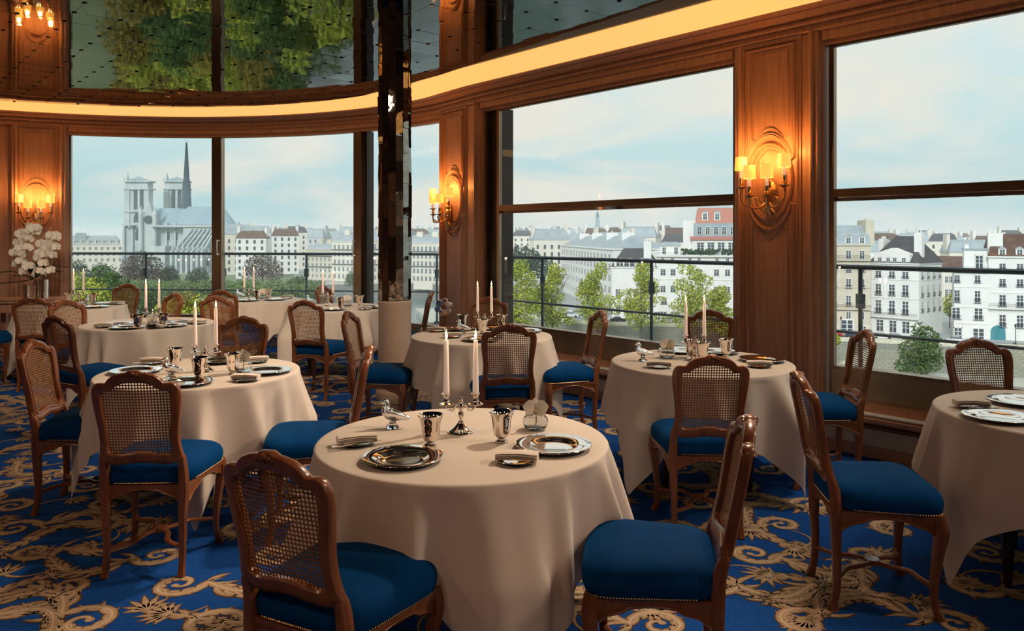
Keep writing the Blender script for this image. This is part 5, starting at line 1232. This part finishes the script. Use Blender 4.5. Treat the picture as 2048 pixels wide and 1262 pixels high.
TN = {1: 'on the nearest table', 2: 'on the left table', 3: 'on the sconce-side table', 4: 'on the cut-off table', 5: 'on the table right of the column', 6: 'on the left middle-row table', 7: 'on the orchid-side table', 8: 'on the cathedral-window table', 9: 'on the table behind the column'}
def candelabrum(t, px, py, lab, rz=0, light=True):
    o, x, y = on(t, 'candelabrum', px, py, 'two-armed silver candelabrum '+lab, rz)
    for sg, nm in ((-1, 'left'), (1, 'right')):
        cx, cy = x+sg*.060*math.cos(rz), y+sg*.060*math.sin(rz)
        c = put('candle', cx, cy, ZT+.1585, 0, 'lit ivory candle, %s of the pair %s' % (nm, TN[t]))
        if light: lamp('candle_light', 'POINT', (0, 0, .262), .5, (1, .62, .34), .012, parent=c)
def setting(t, px, py, lab, rz=0, knife=False):
    x, y = at(px, py); tx, ty = TB[t][0], TB[t][1]; d = math.hypot(x-tx, y-ty)
    if d > .49: x = tx+(x-tx)*.49/d; y = ty+(y-ty)*.49/d
    put('side', x, y, ZT, 0, 'small silver side plate '+lab)
    put('napkin', x, y, ZT+.0135, rz, 'folded cream napkin on the side plate '+lab)
    if knife: put('knife', x+.035*math.sin(rz), y-.048*math.cos(rz), ZT+.0135, rz+.15, 'silver knife beside the napkin '+lab)
# nearest table
on(1, 'plate', 806, 921, 'silver charger plate at the front left of the nearest table'); on(1, 'plate', 1107, 896, 'silver charger plate at the right of the nearest table')
setting(1, 714, 889, 'at the left of the nearest table', .35, True); setting(1, 1034, 925, 'at the front of the nearest table', -.12)
on(1, 'beaker', 861, 892, 'silver beaker left of the candelabrum on the nearest table'); on(1, 'beaker', 1003, 884, 'silver beaker right of the candelabrum on the nearest table')
candelabrum(1, 922, 864, 'in the middle of the nearest table', .06); on(1, 'bird', 785, 856, 'clear crystal bird on the nearest table', 0); on(1, 'bowl', 1071, 858, 'glass bowl with one white orchid bloom on the nearest table')
# left table
on(2, 'plate', 272, 745, 'silver charger at the left side of the left table'); on(2, 'plate', 372, 768, 'dark-reflecting silver charger at the front of the left table'); on(2, 'plate', 533, 745, 'silver charger at the right of the left table'); on(2, 'plate', 440, 724, 'silver charger at the back of the left table')
setting(2, 497, 763, 'at the front right of the left table', -.08); setting(2, 304, 727, 'at the back left of the left table', .05, True); setting(2, 512, 725, 'at the back right of the left table', .5)
on(2, 'beaker', 398, 757, 'silver beaker in front of the candelabrum on the left table'); on(2, 'beaker', 350, 736, 'silver beaker behind the crystal bird on the left table'); on(2, 'beaker', 466, 748, 'silver beaker by the orchid bowl on the left table')
candelabrum(2, 411, 742, 'on the left table', .1); on(2, 'bird', 342, 757, 'clear crystal bird on the left table', 3.3-PI); on(2, 'bowl', 486, 742, 'glass bowl with one orchid bloom on the left table')
# sconce-side table
on(3, 'plate', 1524, 722, 'silver charger at the right of the sconce-side table'); on(3, 'plate', 1360, 704, 'silver charger at the back left of the sconce-side table'); on(3, 'plate', 1440, 703, 'silver charger at the back of the sconce-side table')
setting(3, 1519, 734, 'at the right of the sconce-side table', -.1); setting(3, 1318, 735, 'at the left of the sconce-side table', -.2, True)
on(3, 'beaker', 1382, 716, 'silver beaker left of the candelabrum on the sconce-side table'); on(3, 'beaker', 1405, 722, 'silver beaker in front of the candelabrum on the sconce-side table'); on(3, 'beaker', 1452, 714, 'silver beaker at the right of the sconce-side table')
candelabrum(3, 1390, 719, 'on the sconce-side table', -.05); on(3, 'bird', 1286, 722, 'clear crystal bird on the sconce-side table', 0); on(3, 'bowl', 1334, 716, 'glass bowl with an orchid on the sconce-side table')
# cut-off table
on(4, 'plate', 1970, 840, 'silver charger at the front of the cut-off table'); on(4, 'plate', 2042, 807, 'silver charger at the back of the cut-off table'); setting(4, 1943, 816, 'at the left of the cut-off table', -.15, True)
on(4, 'beaker', 2110, 822, 'silver beaker on the cut-off table'); on(4, 'plate', 2190, 880, 'far silver charger on the cut-off table')
# table right of the column
on(5, 'plate', 897, 655, 'silver charger at the back left of the column-side table'); on(5, 'plate', 982, 655, 'silver charger at the back of the column-side table'); on(5, 'plate', 962, 681, 'silver charger at the front of the column-side table'); on(5, 'plate', 1070, 662, 'silver charger at the right of the column-side table')
setting(5, 873, 663, 'at the left of the column-side table', -.1); setting(5, 905, 675, 'at the front left of the column-side table', .3); setting(5, 988, 676, 'at the front of the column-side table', 0)
on(5, 'beaker', 920, 655, 'silver beaker left of the candelabrum on the column-side table'); on(5, 'beaker', 965, 668, 'silver beaker in front of the candelabrum on the column-side table'); on(5, 'beaker', 1004, 657, 'silver beaker right of the candelabrum on the column-side table')
candelabrum(5, 969, 660, 'on the table right of the column', .05); on(5, 'bird', 925, 668, 'clear crystal bird on the column-side table', 0)
# left middle row
on(6, 'plate', 238, 650, 'silver charger at the back left of the middle-row table'); on(6, 'plate', 237, 661, 'silver charger at the front left of the middle-row table'); on(6, 'plate', 366, 657, 'silver charger at the front right of the middle-row table'); on(6, 'plate', 365, 646, 'silver charger at the back right of the middle-row table')
setting(6, 207, 655, 'at the far left of the middle-row table', .1); setting(6, 313, 660, 'at the front of the middle-row table', -.1); setting(6, 402, 648, 'at the right of the middle-row table', .1)
on(6, 'beaker', 276, 657, 'silver beaker left of the bowl on the middle-row table'); on(6, 'beaker', 327, 655, 'silver beaker right of the bowl on the middle-row table'); candelabrum(6, 305, 650, 'on the left middle-row table', 0); on(6, 'bowl', 306, 657, 'glass bowl with an orchid on the middle-row table')
# orchid-side table
on(7, 'plate', 212, 608, 'silver charger at the back right of the orchid-side table'); on(7, 'plate', 190, 615, 'silver charger at the front of the orchid-side table'); setting(7, 235, 609, 'at the right of the orchid-side table', 0); setting(7, 122, 607, 'at the left of the orchid-side table', .1)
on(7, 'beaker', 137, 607, 'silver beaker left of the candelabrum on the orchid-side table'); on(7, 'beaker', 187, 607, 'silver beaker right of the candelabrum on the orchid-side table'); candelabrum(7, 157, 606, 'on the orchid-side table', 0, False); on(7, 'bird', 170, 610, 'crystal bird on the orchid-side table', PI)
# cathedral-window table
on(8, 'plate', 495, 602, 'silver charger at the front left of the cathedral-window table'); on(8, 'plate', 550, 600, 'silver charger at the right of the cathedral-window table'); setting(8, 575, 597, 'at the far right of the cathedral-window table', 0)
on(8, 'beaker', 515, 600, 'silver beaker right of the candelabrum on the cathedral-window table'); on(8, 'beaker', 537, 597, 'silver beaker by the orchid bowl on the cathedral-window table'); candelabrum(8, 498, 600, 'on the cathedral-window table', 0, False); on(8, 'bird', 479, 597, 'crystal bird on the cathedral-window table', 0); on(8, 'bowl', 526, 597, 'glass bowl on the cathedral-window table')
# behind the column
on(9, 'plate', 665, 620, 'silver charger at the left of the table behind the column'); on(9, 'plate', 750, 616, 'silver charger at the right of the table behind the column'); setting(9, 733, 620, 'at the front of the table behind the column', -.1)
on(9, 'beaker', 681, 617, 'silver beaker right of the candelabrum on the table behind the column'); on(9, 'beaker', 719, 612, 'silver beaker near the column on the table behind it'); candelabrum(9, 656, 611, 'on the table behind the column', 0, False); on(9, 'bird', 620, 610, 'crystal bird on the table behind the column', 0); on(9, 'bowl', 695, 612, 'glass bowl on the table behind the column')
# ---- orchid arrangement on the console
cx, cy, cz = -6.08, 9.85, .77
for i, (dx, dy, r, h, lab) in enumerate(((-.05, -.05, .052, .17, 'short silver cylinder vase at the left of the orchid group'), (.045, .02, .047, .24, 'middle silver cylinder vase of the orchid group'), (.145, -.02, .047, .24, 'tall silver cylinder vase at the right of the orchid group'))):
    v = empty('cylinder_vase', (cx+dx, cy+dy, cz), label=lab, cat='vase'); rev([(0, 0), (r, 0), (r, h), (r-.004, h), (r-.004, .02), (0, .02)], 32).build('cylinder', M_silver, v); rev([(r-.001, 0), (r+.003, .001), (r+.003, .008), (r-.001, .009)], 32).build('foot_ring', M_silver, v)
orc = empty('potted_orchid', (cx, cy, cz+.26), label='tall spray of white orchids over the silver vases', cat='plant')
rnd = random.Random(12); M2 = blossom_mesh(.066).build('blossom', [M_petal, M_lip]); mesh_b = M2.data; bpy.data.objects.remove(M2)
stems = [[(0, 0, -.1), (-.02, 0, .3), (-.02, -.02, .62), (-.08, -.05, .80), (-.17, -.10, .72), (-.22, -.12, .50), (-.23, -.12, .22)], [(.02, 0, -.1), (.05, 0, .3), (.02, -.02, .70), (-.03, -.06, .88), (-.08, -.12, .72), (-.09, -.15, .48), (-.08, -.15, .10)], [(.04, 0, -.1), (.12, 0, .3), (.2, -.02, .60), (.27, -.05, .72), (.30, -.10, .58), (.28, -.14, .36), (.24, -.14, .08)], [(.02, 0, -.1), (.08, 0, .25), (.10, -.03, .5), (.14, -.08, .58), (.15, -.13, .44), (.13, -.16, .24), (.10, -.16, .05)]]
for st in stems:
    Q = cat_rom([(a*.84+.09, b, c*.74+.0) for a, b, c in st], 8); g = MB(); g.tube(Q, .005, 6); g.build('stalk', M_stem, orc)
    n = len(Q)
    for k in range(11):
        t = .42+.58*k/10; p = Q[min(n-1, int(t*(n-1)))]
        o = bpy.data.objects.new('blossom', mesh_b); COL.objects.link(o); o.parent = orc
        sd = 1 if k % 2 else -1
        o.location = p+Vector((sd*.035, -.03-.02*rnd.random(), rnd.uniform(-.02, .02))); o.rotation_euler = (rnd.uniform(-.3, .2), rnd.uniform(-.5, .5), rnd.uniform(-.5, .5)+sd*.3); o.scale = (rnd.uniform(.85, 1.1),)*3
for (a, ln, zz, wd) in ((-2.9, .55, -.05, .035), (-2.6, .42, .10, .04), (.4, .42, .16, .045), (.1, .35, .10, .04), (1.9, .3, .22, .045), (-1.4, .28, .2, .05), (2.6, .4, .04, .04), (-.4, .34, .2, .045), (-2.2, .3, .22, .05)):
    g = MB(); rows = []
    for i in range(10):
        t = i/9; r = ln*t; z = zz*math.sin(min(1, t*1.2)*PI*.62)*1.0-.02; w = wd*math.sin(PI*(t*.9+.08)); rows.append([(math.cos(a)*r-math.sin(a)*v, math.sin(a)*r*.6+math.cos(a)*v, z-abs(v)*.3*0+(.012 if v else 0)) for v in (-w, 0, w)])
    g.grid(rows); g.build('leaf', M_leaf, orc)
# crystal flower ornament by the middle pilaster
orn = empty('crystal_ornament', (-.70, 7.9, 0), label='cut crystal flower ornament on a slim stand before the middle pilaster', cat='ornament')
rev([(0, 0), (.14, 0), (.14, .01), (.03, .03), (.018, .06), (.018, .72), (.04, .75), (0, .76)], 20).build('stand', M_brass, orn)
for a in range(6):
    an = a*TAU/6+.3; g = MB(); g.tube([(.027*math.cos(q*TAU/12), 0, .027*math.sin(q*TAU/12)) for q in range(13)], .007, 6); g.box((-.018, -.006, -.018), (.018, .006, .018)); o = g.build('crystal_petal', M_silver, orn, smooth=False); o.location = (.062*math.cos(an), 0, .835+.062*math.sin(an)); o.rotation_euler[1] = -an
g = MB(); g.box((-.02, -.016, -.02), (.02, .016, .02)); o = g.build('crystal_petal', M_crystal, orn, smooth=False); o.location = (0, 0, .835)
